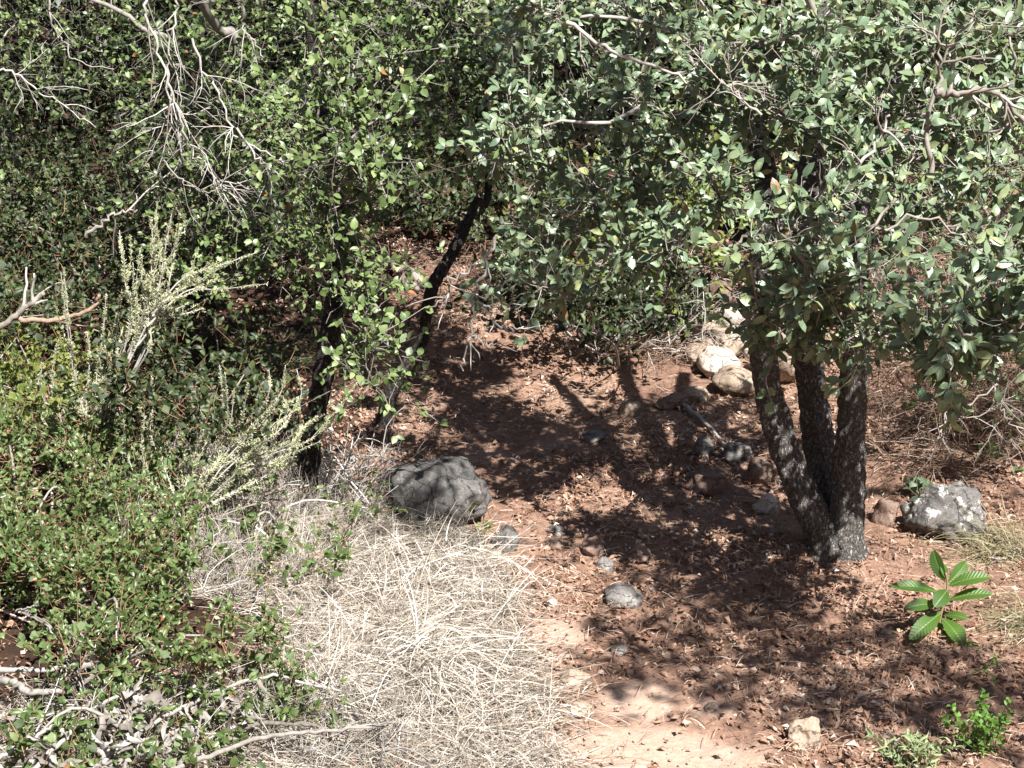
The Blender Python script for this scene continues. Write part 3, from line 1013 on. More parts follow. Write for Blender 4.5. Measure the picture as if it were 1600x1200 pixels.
for k, (px, y) in enumerate([(-120, 9.4), (170, 9.9), (430, 9.6), (690, 10.6), (960, 9.2), (1230, 9.0), (1560, 8.6), (60, 12.2), (560, 12.6), (1500, 11.0)]):
    g_ = np.random.default_rng(70 + k)
    x0 = (px - 800) / FPX * y
    z0 = float(hgt(x0, y))
    b = np.array([x0, y, z0])
    st = [([b - np.array([0, 0, .1]), b + np.array([0.1, 0, 0.5]), b + np.array([0, 0.1, 1.2]), b + np.array([0.2, 0.1, 2.2])], np.array([0.09, 0.08, 0.06, 0.04]))]
    cl = []
    for _ in range(56):
        t = g_.random() ** 1.4
        cl.append((b + np.array([g_.normal() * 0.75, -0.55 + 0.9 * t + g_.normal() * 0.15, 0.12 + 1.5 * t]), g_.uniform(0.26, 0.38)))
    for _ in range(20):
        cl.append((b + np.array([g_.normal() * 0.9, 0.2 + g_.uniform(0, 1.2), g_.uniform(1.6, 3.2)]), g_.uniform(0.32, 0.45)))
    make_tree('oak_tree', FARL[k], 'tree', b, st, cl, per=10, shoot_len=0.24, leaf_n=9, leaf_size=0.054, ratio=0.3, lmat=OAK_SHADE, tmpls=T_DIM, singles=0, bark=BARK_SHADE, twig=TWIG_SHADE,
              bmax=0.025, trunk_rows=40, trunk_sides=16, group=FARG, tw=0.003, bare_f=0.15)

# ------------------------------------------------------------------ bare dead wood
def bare(g, start, d, length, rad, level, grav, spread=0.6, kids=4, sides=5):
    n = 8 if sides > 4 else 6
    step = length / (n - 1)
    p = np.array(start, float)
    d = unit(d)
    pts = [p.copy()]
    for i in range(n - 1):
        d = unit(d + R.normal(size=3) * 0.17 + np.array([0, 0, -grav * 0.12]))
        p = p + d * step
        pts.append(p.copy())
    tubes(g, np.array(pts), np.linspace(rad, rad * 0.45, n), sides)
    if level > 0:
        for k in range(kids):
            i = int(R.integers(1, n - 1))
            dd = unit(pts[i + 1] - pts[i])
            sd = unit(np.cross(dd, R.normal(size=3)))
            bare(g, pts[i], dd * 0.8 + sd * spread * R.uniform(0.6, 1.3), length * R.uniform(0.35, 0.65), rad * 0.6, level - 1, grav, spread, kids, max(3, sides - 1))


def dead_branch(pxs, y, rad, parent, level=2, kids=5, ln=0.3, grav=0.4, name='dead_branch', material=None, spread=0.7, label=None):
    g = Geo()
    pts = resample([P(a, b, y + (c[0] if c else 0)) for a, b, *c in pxs], 4 * len(pxs) + 4)
    pts[1:-1] += R.normal(size=(len(pts) - 2, 3)) * 0.006
    tubes(g, pts, np.linspace(rad, rad * 0.4, len(pts)), 6)
    for k in range(kids):
        i = int(R.integers(2, len(pts) - 1))
        dd = unit(pts[i] - pts[i - 1])
        sd = unit(np.cross(dd, R.normal(size=3)))
        bare(g, pts[i], dd * 0.8 + sd * spread, ln * R.uniform(0.5, 1.1), rad * 0.5, level - 1, grav, spread, 3, 4)
    o = g.obj(name, material or DEADW, parent)
    if label:
        o['label'] = label
    return o


for pxs, dy, rad, kids in [
    ([(224, -20), (232, 30), (250, 90), (262, 140), (275, 200), (285, 260)], 5.9, 0.007, 10),
    ([(262, 130), (280, 180), (300, 240), (345, 280), (390, 296)], 5.85, 0.006, 12),
    ([(280, -20), (270, 40), (262, 100), (270, 170), (262, 200)], 5.95, 0.006, 9),
    ([(300, 60), (320, 110), (350, 160), (370, 210), (420, 240), (445, 262)], 5.8, 0.006, 12),
    ([(370, 200), (395, 240), (420, 270), (430, 330), (440, 350)], 5.8, 0.005, 8),
    ([(75, -20), (78, 30), (100, 70), (120, 95), (178, 108)], 6.2, 0.005, 2),
    ([(380, -10), (380, 40), (395, 60), (412, 90)], 6.0, 0.006, 5),
    ([(470, -10), (505, 15), (530, 40), (570, 70)], 6.1, 0.006, 4),
    ([(0, 110), (30, 118), (60, 140), (100, 165), (150, 200)], 6.6, 0.006, 5),
    ([(135, 370), (170, 340), (200, 330), (215, 328)], 6.0, 0.010, 2),
    ([(255, 250), (290, 290), (330, 300), (380, 290)], 5.8, 0.004, 8),
]:
    dead_branch(pxs, dy - 0.5, rad * 0.75, tB, 2, kids, 0.22, 0.6)
dead_branch([(775, 370), (760, 410), (745, 450), (738, 500), (735, 525), (728, 545), (724, 580)], 4.55, 0.006, oak, 1, 3, 0.12, 0.3)
dead_branch([(760, 415), (715, 430), (700, 460), (670, 482)], 4.55, 0.005, oak, 1, 4, 0.12, 0.3)
dead_branch([(745, 470), (770, 480), (800, 475), (813, 485)], 4.55, 0.004, oak, 1, 4, 0.08, 0.1)
dead_branch([(752, 480), (775, 505), (800, 515), (818, 510)], 4.53, 0.004, oak, 1, 4, 0.08, 0.1)
dead_branch([(738, 525), (755, 535), (785, 540)], 4.55, 0.0035, oak, 1, 3, 0.06, 0.1)
for pxs, d, rad in [([(1060, 250), (1000, 300), (900, 330), (860, 345)], 4.9, 0.007), ([(940, 210), (985, 195), (960, 290), (900, 310)], 4.8, 0.006), ([(885, 35), (960, 80), (1060, 120), (1120, 170)], 4.4, 0.009),
                    ([(1460, 145), (1500, 150), (1540, 140), (1600, 190)], 3.9, 0.016), ([(1455, 270), (1450, 200), (1470, 110), (1460, 40)], 3.95, 0.011), ([(1240, 330), (1320, 280), (1370, 220), (1390, 180)], 4.0, 0.010),
                    ([(1130, 380), (1190, 370), (1280, 330), (1380, 300)], 4.1, 0.007), ([(1400, 310), (1360, 360), (1440, 340), (1510, 380), (1500, 440)], 3.95, 0.007), ([(1425, 400), (1424, 450), (1440, 500)], 4.3, 0.007),
                    ([(1480, 630), (1470, 670), (1455, 690)], 4.3, 0.004), ([(1560, 590), (1555, 620), (1580, 660), (1598, 690)], 4.2, 0.005), ([(1560, 600), (1500, 650), (1555, 640)], 4.2, 0.004),
                    ([(1190, 180), (1130, 130), (1150, 140)], 4.0, 0.006), ([(1010, 510), (1060, 440), (1120, 410)], 5.2, 0.006), ([(960, 545), (1020, 490), (1090, 450)], 5.2, 0.005)]:
    dead_branch(pxs, d + 0.12, rad * 0.7, oak, 2, 7, 0.15, 0.2, material=TWIG)

# fallen sticks lie on their own
def stick(label, pxs, y, rad, kids=2, ln=0.12, mat_=None, name='fallen_stick', lift=0.01, level=1):
    if y is None:
        pts = [G(a, b) + np.array([0, 0, rad + lift]) for a, b in pxs]
    else:
        pts = [P(a, b, y) for a, b in pxs]
    base = np.array(pts[0])
    root = thing(name, label, 'stick', base)
    g = Geo()
    q = resample(pts, 5 * len(pts) + 4)
    q[1:-1] += R.normal(size=(len(q) - 2, 3)) * rad * 0.25
    tubes(g, q, np.linspace(rad, rad * 0.55, len(q)), 8)
    g.obj('stem', mat_ or DEADW, root)
    for k in range(kids):
        i = int(R.integers(2, len(q) - 2))
        g2 = Geo()
        dd = unit(q[i + 1] - q[i])
        bare(g2, q[i], dd + unit(np.cross(dd, rvec(1)[0])) * 0.7 + np.array([0, 0, 0.2]), ln * R.uniform(0.5, 1), rad * 0.55, level - 1, 0.1, 0.6, 2, 4)
        g2.obj('twig', mat_ or DEADW, root)
    return root


stick('thick grey dead limb jutting in at the far edge of the left thicket', [(-40, 545), (10, 505), (40, 480), (68, 458)], 4.9, 0.012, 3, 0.16, TWIG)
stick('dark thin dead limb lying level behind the spiky shrub', [(20, 497), (80, 500), (140, 485), (155, 460)], 5.2, 0.010, 3, 0.2, BRUSH)
stick('grey fallen stick bending over the stones left of the oak', [(1068, 640), (1100, 668), (1128, 700), (1145, 725)], None, 0.009, 2, 0.1)
stick('bleached fallen log at the far end of the path', [(585, 432), (615, 428), (650, 450), (680, 462)], None, 0.03, 0, 0.1, TWIG)
stick('second bleached log lying just below the far one', [(600, 462), (625, 452), (655, 462)], None, 0.024, 0, 0.1, TWIG)
stick('thin twig lying across the litter below the broad-leaved plant', [(1335, 1100), (1355, 1090), (1378, 1083)], None, 0.0025, 1, 0.05)
stick('thin brown twig slanting toward the broad-leaved plant', [(1372, 1025), (1385, 1018), (1402, 1008)], None, 0.002, 1, 0.05, BRUSH)
stick('pale forked twig by the grass tuft above the broad-leaved plant', [(1540, 880), (1572, 880), (1585, 865), (1592, 856)], None, 0.004, 2, 0.06)
stick('long thin grey stick over the lichen boulder', [(1500, 790), (1545, 762), (1610, 745)], 5.4, 0.004, 3, 0.1)
stick('short pale twig among stones left of the oak\'s foot', [(1200, 752), (1222, 760), (1240, 770)], None, 0.004, 1, 0.06)


def brush_pile(label, poly, n, rad, ln, mat_, seed, lift=0.12, base=None, cat='brush pile', name='brush_pile'):
    g_ = np.random.default_rng(seed)
    pp = scatter_poly(poly, n, 3, g_)
    root = thing(name, label, cat, G(*(base or pp[0])))
    g = Geo()
    for x, y in pp:
        s = G(x, y) + np.array([0, 0, g_.uniform(0, lift)])
        bare(g, s, np.array([g_.normal(), g_.normal() * 0.6, g_.uniform(0.0, 0.9)]), ln * g_.uniform(0.5, 1.2), rad * g_.uniform(0.5, 1.3), 1, 0.6, 0.7, 3, 3)
    g.obj('sticks', mat_, root, kind='stuff')
    return root


brush_pile('heap of bleached dead sticks and brown debris beyond the path', [(980, 560), (1060, 590), (1110, 560), (1090, 500), (1040, 480), (960, 520)], 90, 0.0035, 0.26, DEADW, 51)
brush_pile('low drift of brown dead twigs at the far edge of the path', [(840, 530), (900, 545), (1000, 570), (1080, 600), (1040, 540), (960, 520)], 110, 0.0025, 0.16, BRUSH, 52, 0.05)
brush_pile('mass of fine brown dead brush standing right of the oak trunk', [(1360, 750), (1360, 620), (1400, 480), (1640, 460), (1660, 700), (1540, 760)], 800, 0.0025, 0.32, BRUSH, 53, 0.45, cat='brush')
brush_pile('dim brown dead twigs lying under the crooked oak', [(560, 420), (640, 400), (800, 420), (830, 500), (740, 520), (640, 480)], 120, 0.003, 0.22, BRUSH, 54, 0.06)
brush_pile('pale tangle of dead twigs by the grey boulder\'s left side', [(480, 800), (560, 720), (600, 760), (600, 820), (540, 840)], 70, 0.0028, 0.22, DEADW, 55, 0.12)

# ------------------------------------------------------------------ spiky pale shrubs
def spike_shrub(label, base_px, y, spikes):
    b = G(*base_px)
    y = b[1]
    root = thing('spiky_shrub', label, 'shrub', b)
    more = [[(a + (i + 1) * jx * 7, c + jy * i * 8, R.normal() * 0.05) for i, (a, c, *e) in enumerate(pxs)] for pxs in spikes for jx, jy in [R.normal(size=2)]]
    for pxs in spikes + more:
        pts = [P(a, c, y + (e[0] if e else 0)) for a, c, *e in pxs]
        q = resample([b] + pts if len(pxs) and pxs[0][1] > base_px[1] - 90 else pts, 30)
        g = Geo()
        tubes(g, q, np.linspace(0.0034, 0.0010, len(q)), 5)
        g.obj('stem', DEADW, root)
        # needles along the outer two thirds, tapering to the tip
        M = int(70 + 1250 * np.linalg.norm(q[-1] - q[0]))
        lines, tip0 = [], q
        sub = [q]
        for k in range(int(R.integers(1, 4))):
            i = int(R.integers(6, 20))
            dd = unit(q[i + 1] - q[i])
            e = q[i] + (dd * 0.9 + R.normal(size=3) * 0.25 + np.array([0, 0, 0.3])) * R.uniform(0.05, 0.16)
            sub.append(resample([q[i], (q[i] + e) / 2 + R.normal(size=3) * 0.008, e], 30))
        ng = Geo()
        for si, s in enumerate(sub):
            m = M if si == 0 else M // 4
            t = R.uniform(0.25 if si == 0 else 0.1, 1.0, m) ** R.uniform(0.7, 1.3) * (len(s) - 1)
            t = t[np.sin(t * R.uniform(1.0, 2.2) + R.uniform(0, 6)) > R.uniform(-1, 0.6, m)]
            m = len(t)
            i = np.minimum(t.astype(int), len(s) - 2)
            p = s[i] + (s[i + 1] - s[i]) * (t - i)[:, None]
            tg = unit(s[i + 1] - s[i])
            sd = unit(np.cross(tg, rvec(m)))
            D = unit(sd * R.uniform(0.6, 1.1, (m, 1)) + tg * 0.8)
            L = R.uniform(0.007, 0.018, m) * (1.15 - 0.6 * t / (len(s) - 1))
            leaves(ng, p, D, unit(SUN + R.normal(size=(m, 3)) * 0.6), L, L * 0.105, T_DIM[0], R.random(m))
            if si:
                tubes(ng, s, np.linspace(0.0016, 0.0007, len(s)), 3)
        ng.obj('needles', SAGE, root, kind='stuff')
    return root


spike_shrub('tall pale shrub with many spiky upright shoots above the green scrub', (140, 760), 4.9, [
    [(140, 690), (118, 600), (105, 510), (95, 425)], [(150, 690), (150, 600), (160, 530), (166, 460)], [(150, 680), (180, 590), (225, 500), (262, 410), (290, 345)],
    [(160, 660), (200, 560), (230, 470), (238, 390), (236, 340)], [(170, 640), (215, 520), (210, 470), (208, 412)], [(190, 590), (240, 480), (256, 400), (268, 335)],
    [(215, 540), (250, 500), (290, 490), (318, 482)], [(230, 500), (270, 460), (310, 440), (345, 415)], [(225, 510), (280, 440), (330, 420), (400, 395)],
    [(120, 720), (90, 640), (82, 580), (92, 530)], [(150, 720), (190, 660), (230, 620), (238, 590)], [(140, 720), (135, 640), (140, 560), (136, 520)],
    [(160, 700), (180, 640), (160, 590), (172, 530)], [(200, 600), (235, 520), (222, 450), (222, 400)]])
spike_shrub('shorter pale shrub with curved spiky shoots arching toward the leaning trunk', (290, 830), 4.75, [
    [(300, 780), (330, 720), (348, 650), (343, 570)], [(305, 780), (340, 720), (360, 660), (366, 602)], [(310, 770), (360, 710), (410, 660), (440, 610), (446, 570)],
    [(320, 770), (380, 710), (440, 660), (470, 620), (464, 578)], [(330, 775), (400, 720), (480, 690), (510, 660), (518, 626)], [(320, 790), (380, 740), (440, 715), (500, 690)],
    [(290, 790), (300, 720), (320, 670), (313, 640)], [(300, 800), (340, 740), (400, 690), (430, 660)], [(280, 800), (260, 740), (236, 680), (238, 640)], [(290, 800), (240, 760), (222, 700), (226, 650)],
    [(330, 790), (420, 740), (460, 700), (470, 665)]])

# ------------------------------------------------------------------ green scrub in front on the left
def scrub(label, poly, n, y_rng, seed, lmat, size, per=10, hgt_px=90, singles=150, cr=(0.06, 0.11), base_px=None, twig=RTWIG, ratio=0.34, leaf_n=9, name='green_shrub', hr=(0.04, 0.22), gap=-0.16):
    g_ = np.random.default_rng(seed)
    pp = scatter_poly(poly, n, 24, g_)
    ys = [q[1] for q in poly]
    y0, y1 = min(ys), max(ys)
    C, base = [], None
    for x, y in pp:
        c = GH(x, y, g_.uniform(*hr))
        if vnoise(c[0], c[1], 5.5) + 0.5 * vnoise(c[0], c[1], 12.0) < gap:
            continue                                                    # hollows
        C.append(c)
    C = np.array(C)
    Rr = g_.uniform(cr[0], cr[1], len(C))
    base = C.mean(0)
    base[2] = float(hgt(base[0], base[1]))
    root = thing(name, label, 'shrub', base)
    for k in range(min(14, len(C))):                                    # main stems
        c = C[int(g_.integers(len(C)))]
        s = base + np.array([g_.normal() * 0.08, g_.normal() * 0.08, -0.03])
        g = Geo()
        q = resample([s, (s + c) / 2 + g_.normal(size=3) * 0.05 + np.array([0, 0, .05]), c], 12)
        tubes(g, q, np.linspace(0.006, 0.002, 12), 5)
        g.obj('stem', TWIG, root)
    Pt, lp, ld = shoots(C, Rr, per, 0.11, leaf_n, 0.5)
    g = Geo()
    tubes(g, Pt[:, [0, 1, 3, 5]], np.linspace(0.0017, 0.0008, 4)[None], 3, cap=False)
    g.obj('twigs', twig, root, kind='stuff')
    place_leaves(root, lp, ld, size, ratio, lmat, T_SHR, singles, unit(SUN + np.array([0, -0.2, 0.2])), 0.4)
    return root


T_SHR = [leaf_template(2, 0.22, 0.2, 0.22, 0.9, 40 + k) for k in range(4)]
scrub('dense green scrub with small shiny leaves below the tall spiky shrub', [(-60, 600), (60, 580), (180, 660), (290, 770), (270, 880), (100, 900), (-60, 880)], 180, None, 81, SHR, 0.019, 12, cr=(0.05, 0.10), gap=-0.10)
scrub('green scrub with reddish twigs behind the white dead stalks', [(-60, 860), (120, 870), (260, 850), (380, 940), (430, 1020), (300, 1050), (150, 1040), (-60, 1040)], 150, None, 82, SHR, 0.019, 12, cr=(0.05, 0.09), gap=0.03)
scrub('bright green sprigs poking through the grass by the short spiky shrub', [(240, 700), (300, 680), (420, 780), (480, 830), (590, 790), (560, 860), (440, 960), (330, 900), (250, 830)], 30, None, 83, SHR, 0.020, 6, hr=(0.05, 0.16), cr=(0.04, 0.08))
scrub('low green scrub growing among the white dead stalks', [(-60, 1040), (120, 1040), (300, 1050), (480, 1000), (470, 1130), (300, 1230), (-60, 1240)], 60, None, 84, SHR, 0.020, 6, hr=(0.02, 0.10), cr=(0.04, 0.08))
scrub('soft green bush under the dark oak beside the dead limb', [(-60, 540), (60, 520), (130, 560), (120, 640), (-60, 640)], 36, None, 85, YEL, 0.022, 9, hr=(0.05, 0.3))
scrub('dim leafy undergrowth around the small-leaved oak\'s foot', [(160, 540), (260, 500), (380, 500), (430, 600), (420, 680), (250, 690), (180, 640)], 60, None, 86, OAK_SHADE, 0.026, 9, hr=(0.03, 0.4), cr=(0.08, 0.14), gap=-0.3)
scrub('shadowy leafy undergrowth under the dark oak behind the spiky shrub', [(-60, 220), (120, 210), (330, 230), (330, 380), (260, 400), (250, 500), (100, 530), (-60, 530)], 170, None, 87, OAK_SHADE, 0.028, 10, hr=(0.03, 0.5), cr=(0.09, 0.16), gap=-0.4)
scrub('dark undergrowth closing the far end of the path under the oaks', [(380, 190), (560, 190), (700, 190), (860, 300), (860, 390), (760, 380), (700, 350), (560, 350), (380, 360)], 120, None, 88, OAK_SHADE, 0.034, 10, hr=(0.03, 0.4), cr=(0.1, 0.2), gap=-0.4)

scrub('dark leafy brush closing the clearing behind the pile of dead sticks', [(790, 400), (880, 420), (1000, 430), (1090, 440), (1080, 500), (980, 520), (860, 520), (790, 490)], 80, None, 89, OAK_SHADE, 0.032, 9, hr=(0.03, 0.45), cr=(0.08, 0.15), gap=-0.4, twig=TWIG_SHADE)

# ------------------------------------------------------------------ leaf litter
def litter():
    g = Geo()
    n = 140000
    x = R.uniform(-1.9, 2.7, n)
    y = 3.05 + 5.4 * R.random(n) ** 1.25
    lim = -0.22 - 0.02 * y
    keep = (x > lim - 0.5 * R.random(n) ** 2) | (y > 5.3) | (R.random(n) < 0.3)
    keep &= R.random(n) > bare_amount(x, y) * 0.85
    keep &= (fbm(x, y, 3.1, 3) + 0.42) > R.random(n) * 0.75
    x, y = x[keep], y[keep]
    n = len(x)
    L = 0.005 + 0.025 * R.random(n) ** 1.8
    p = np.stack([x, y, hgt(x, y) + 0.006 + R.random(n) * 0.014], 1)
    a = R.uniform(0, 2 * math.pi, n)
    D = np.stack([np.cos(a), np.sin(a), R.normal(size=n) * 0.22], 1)
    Nn = unit(np.array([0, 0, 1.0]) + R.normal(size=(n, 3)) * 0.38)
    rnd = np.clip(R.beta(1.9, 1.9, n) + fbm(x, y, 2.2, 2) * 0.2, 0, 1)
    for k in range(3):
        s = slice(k, None, 3)
        leaves(g, p[s], D[s], Nn[s], L[s], L[s] * R.uniform(0.15, 0.38, len(L[s])), leaf_template(1, 0.25 * (k - 1), 0.5, 0.1, 1, k), rnd[s])
    # needles, chips and straws between them
    m = 16000
    x = R.uniform(-0.5, 2.5, m)
    y = 3.05 + 4.8 * R.random(m) ** 1.2
    k = R.random(m) > bare_amount(x, y) * 0.9
    x, y = x[k], y[k]
    m = len(x)
    a = R.uniform(0, 2 * math.pi, m)
    L = R.uniform(0.015, 0.07, m)
    c = np.stack([x, y, hgt(x, y) + 0.012 + 0.01 * R.random(m)], 1)
    D = np.stack([np.cos(a), np.sin(a), R.normal(size=m) * 0.08], 1)
    s = np.linspace(-0.5, 0.5, 3)[None, :, None]
    Pt = c[:, None] + D[:, None] * L[:, None, None] * s
    Pt[:, 1, 2] += 0.006 * R.random(m)
    ribbons(g, Pt, np.full((m, 3), 0.0009), unit(np.array([0, 0, 1.0]) + R.normal(size=(m, 3)) * 0.4), np.clip(R.beta(2.5, 1.5, m), 0, 1))
    o = g.obj('leaf_litter', LIT)
    o['kind'] = 'stuff'
    tag(o, 'red-brown fallen leaves and needles strewn over the path', 'leaf litter')


litter()


def gravel():
    g = Geo()
    n = 2600
    x, y = R.uniform(-0.2, 1.6, n), R.uniform(3.1, 5.6, n)
    k = R.random(n) < 0.12 + bare_amount(x, y) * 0.9
    x, y = x[k], y[k]
    v, f = ico(1)
    for a, b in zip(x, y):
        sz = 0.0015 + 0.006 * R.random() ** 3
        g.add((v * (1 + R.normal(size=(len(v), 1)) * 0.15)) * np.array([1, R.uniform(0.7, 1.2), 0.7]) * sz + np.array([a, b, float(hgt(a, b)) + 0.004]), f, R.random())
    o = g.obj('gravel', ROCKT)
    o['kind'] = 'stuff'
    tag(o, 'loose grit and tiny pebbles on the trodden earth', 'gravel')


gravel()

# ------------------------------------------------------------------ dry grass
def blades(g, base, D0, L, droop, wid, rnd, N=5, sidev=None):
    M = len(base)
    s = np.linspace(0, 1, N)[None, :, None]
    curl = R.normal(size=(M, 1, 3)) * 0.22
    Pt = base[:, None] + L[:, None, None] * (D0[:, None] * s + (curl + np.array([0, 0, -1.0]) * droop[:, None, None]) * s ** 2)
    zmin = hgt(Pt[..., 0], Pt[..., 1]) + 0.008
    Pt[..., 2] = np.maximum(Pt[..., 2], zmin)
    w = wid[:, None] * np.linspace(1, 0.35, N)[None]
    ribbons(g, Pt, w, sidev if sidev is not None else unit(np.array([0.1, -0.6, 0.8]) + R.normal(size=(M, 3)) * 0.7), rnd)


def ground_pts(poly, n, seed):
    g_ = np.random.default_rng(seed)
    xs = [p[0] for p in poly]
    ys = [p[1] for p in poly]
    # triangulate by rejection on the ground
    W3 = np.array([G(*p)[:2] for p in poly])
    out = []
    lo, hi = W3.min(0), W3.max(0)
    pl = [tuple(w) for w in W3]
    while len(out) < n:
        q = g_.uniform(lo, hi)
        if in_poly(q[0], q[1], pl):
            out.append(q)
    out = np.array(out)
    return np.column_stack([out, hgt(out[:, 0], out[:, 1])])


def dry_grass():
    g = Geo()
    A = [(380, 850), (470, 815), (600, 815), (700, 840), (760, 870), (790, 940), (810, 1010), (850, 1080), (890, 1230), (420, 1230), (-60, 1240), (-60, 1130), (440, 1080), (420, 1000), (400, 920)]
    n = 14000
    b = ground_pts(A, n, 91)
    b = b[vnoise(b[:, 0], b[:, 1], 7.0) + 0.6 * vnoise(b[:, 0], b[:, 1], 16.0) > -0.14]
    n = len(b)
    cl = vnoise(b[:, 0], b[:, 1], 6.0)
    cen = b[R.integers(0, n, 70)]
    who = np.argmin(((b[:, None, :2] - cen[None, :, :2]) ** 2).sum(-1), 1)                       # every stem leans out of its tuft
    out = b - cen[who]
    b = cen[who] + out * 0.55
    b[:, 2] = hgt(b[:, 0], b[:, 1])
    lean = R.normal(size=(70, 2)) * 0.5
    D = unit(np.column_stack([out[:, 0] * 6 + lean[who, 0] + R.normal(size=n) * 0.5, out[:, 1] * 6 + lean[who, 1] + R.normal(size=n) * 0.4 - 0.1, R.uniform(0.0, 0.9, n)]))
    L = R.uniform(0.04, 0.17, n) * (0.9 + 0.8 * cl) * R.uniform(0.5, 1.3, 70)[who]
    cl = cl + R.normal(size=70)[who] * 0.35
    blades(g, b, D, L, R.uniform(0.1, 0.9, n), R.uniform(0.0005, 0.0012, n), np.clip(R.beta(2, 1.6, n) + cl * 0.3, 0, 1))
    # flattened thatch on the ground
    n = 20000
    b = ground_pts([(p[0] + 12, p[1]) for p in A], n, 92)
    b = b[vnoise(b[:, 0], b[:, 1], 9.0) + 0.6 * vnoise(b[:, 0], b[:, 1], 21.0) > -0.22]
    n = len(b)
    b[:, 2] += R.random(n) ** 1.5 * 0.06
    a = R.uniform(0, 2 * math.pi, n)
    D = unit(np.column_stack([np.cos(a), np.sin(a), R.normal(size=n) * 0.25]))
    blades(g, b, D, R.uniform(0.03, 0.22, n), R.uniform(0, 0.22, n), R.uniform(0.0005, 0.0015, n), np.clip(R.beta(1.6, 1.7, n), 0, 1))
    # thin grass among the scrub and up the bank behind
    n = 9000
    b = ground_pts([(180, 860), (150, 760), (260, 700), (420, 720), (560, 770), (620, 830), (480, 900), (380, 950), (250, 930)], n, 93)
    D = unit(np.column_stack([R.normal(size=n) * 0.5, R.normal(size=n) * 0.4, R.uniform(0.4, 1.2, n)]))
    blades(g, b, D, R.uniform(0.05, 0.21, n), R.uniform(0.05, 0.6, n), R.uniform(0.0005, 0.0011, n), np.clip(R.beta(2, 1.6, n), 0, 1))
    n = 420                                                             # taller dead stems standing out of the mat
    b = ground_pts(A, n, 94)
    D = unit(np.column_stack([R.normal(size=n) * 0.6, R.normal(size=n) * 0.5, R.uniform(0.2, 1.0, n)]))
    blades(g, b, D, R.uniform(0.12, 0.32, n), R.uniform(0.2, 0.9, n), R.uniform(0.0010, 0.0021, n), R.random(n), 8)
    o = g.obj('dry_grass', STRAW)
    o['kind'] = 'stuff'
    tag(o, 'bleached dry grass matted over the bank left of the path', 'dry grass')


dry_grass()


def tussock(label, px, py, dirpx, n, ln, seed, spread=0.5, mat_=STRAW, droop=0.6, wid=(0.0009, 0.002), h=0.12, name='grass_tussock', rad=0.05):
    g_ = np.random.default_rng(seed)
    b0 = G(px, py)
    root = thing(name, label, 'grass', b0)
    e = G(*dirpx)
    main = unit((e - b0) * np.array([1, 1, 0]) + 1e-6)
    g = Geo()
    base = b0 + np.column_stack([g_.normal(size=n) * rad, g_.normal(size=n) * rad, np.abs(g_.normal(size=n)) * 0.3 * h])
    D = unit(main[None] * g_.uniform(0.3, 1.1, (n, 1)) + g_.normal(size=(n, 3)) * spread + np.array([0, 0, 0.5]))
    blades(g, base, D, ln * g_.uniform(0.4, 1.15, n), g_.uniform(0.4, 1.3, n) * droop, g_.uniform(wid[0], wid[1], n), np.clip(g_.beta(2.4, 1.4, n), 0, 1), 8)
    g.obj('blades', mat_, root, kind='stuff')
    return root


tussock('drooping tussock of long pale straw spilling onto the path edge', 670, 1080, (790, 1180), 420, 0.24, 101, 0.42, droop=1.0, h=0.15)
tussock('straw tussock combed sideways above the drooping one', 630, 1058, (830, 1040), 260, 0.30, 102, 0.22, droop=0.95, h=0.2)
tussock('loose straw tuft lying among the dead stalks', 520, 1110, (640, 1190), 260, 0.22, 103, 0.6, h=0.15)
tussock('fine pale grass tuft rising below the grey boulder', 640, 930, (700, 880), 220, 0.16, 104, 0.7, droop=0.5, h=0.15, rad=0.10)
tussock('matted grass tuft at the path\'s turn beside the small pale stone', 740, 930, (800, 960), 180, 0.15, 105, 0.7, droop=0.6, h=0.1, rad=0.10)
tussock('fine grass tuft beside the bright green sprigs', 500, 890, (560, 860), 200, 0.15, 106, 0.7, droop=0.5, h=0.15, rad=0.11)
tussock('pale straw fringe at the trail\'s bottom edge', 770, 1190, (850, 1200), 220, 0.14, 107, 0.6, droop=0.8, h=0.1, rad=0.08)
tussock('olive and straw grass tuft beside the lichen boulder', 1575, 868, (1500, 850), 380, 0.22, 108, 0.5, TUFT, 0.7, (0.0008, 0.0018), 0.1, rad=0.06)
tussock('olive grass tuft hanging over the litter right of the broad-leaved plant', 1625, 985, (1540, 990), 260, 0.20, 109, 0.5, TUFT, 0.8, (0.0008, 0.0018), 0.1, rad=0.05)
tussock('short dull grass under the crooked oak beyond the far path', 480, 555, (520, 560), 400, 0.18, 110, 0.6, TUFT, 0.5, (0.001, 0.002), 0.05, rad=0.16)

# ------------------------------------------------------------------ white dead stalks with withered leaves
T_WITH = [leaf_template(7, 0.16 * (-1) ** k, 0.6 * (-1) ** (k // 2), 0.30, 0.8, 60 + k) for k in range(4)]


def dead_stalk(label, pxs, y, rad, withered):
    pts = [GH(a, b, 0.13 if 0 < i < len(pxs) - 1 else 0.10) for i, (a, b, *c) in enumerate(pxs)]
    root = thing('dead_stalk', label, 'dead plant', pts[0])
    q = resample(pts, 30)
    q[1:-1] += R.normal(size=(28, 3)) * 0.002
    g = Geo()
    tubes(g, q, np.linspace(rad, rad * 0.55, 30), 8)
    g.obj('stem', STALK, root)
    for px, py, n in withered:
        c = GH(px, py, 0.12)
        for k in range(int(n * 1.7)):
            gl = Geo()
            p = c + R.normal(size=3) * np.array([0.045, 0.04, 0.03])
            D = unit(R.normal(size=3) * 0.6 + np.array([0, -0.2, -0.6]))
            L = np.array([R.uniform(0.025, 0.07)])
            leaves(gl, p[None], D[None], rvec(1), L, L * R.uniform(0.07, 0.17), T_WITH[int(R.integers(4))], np.array([R.random()]))
            gl.obj('withered_leaf', STALK, root)
    return root


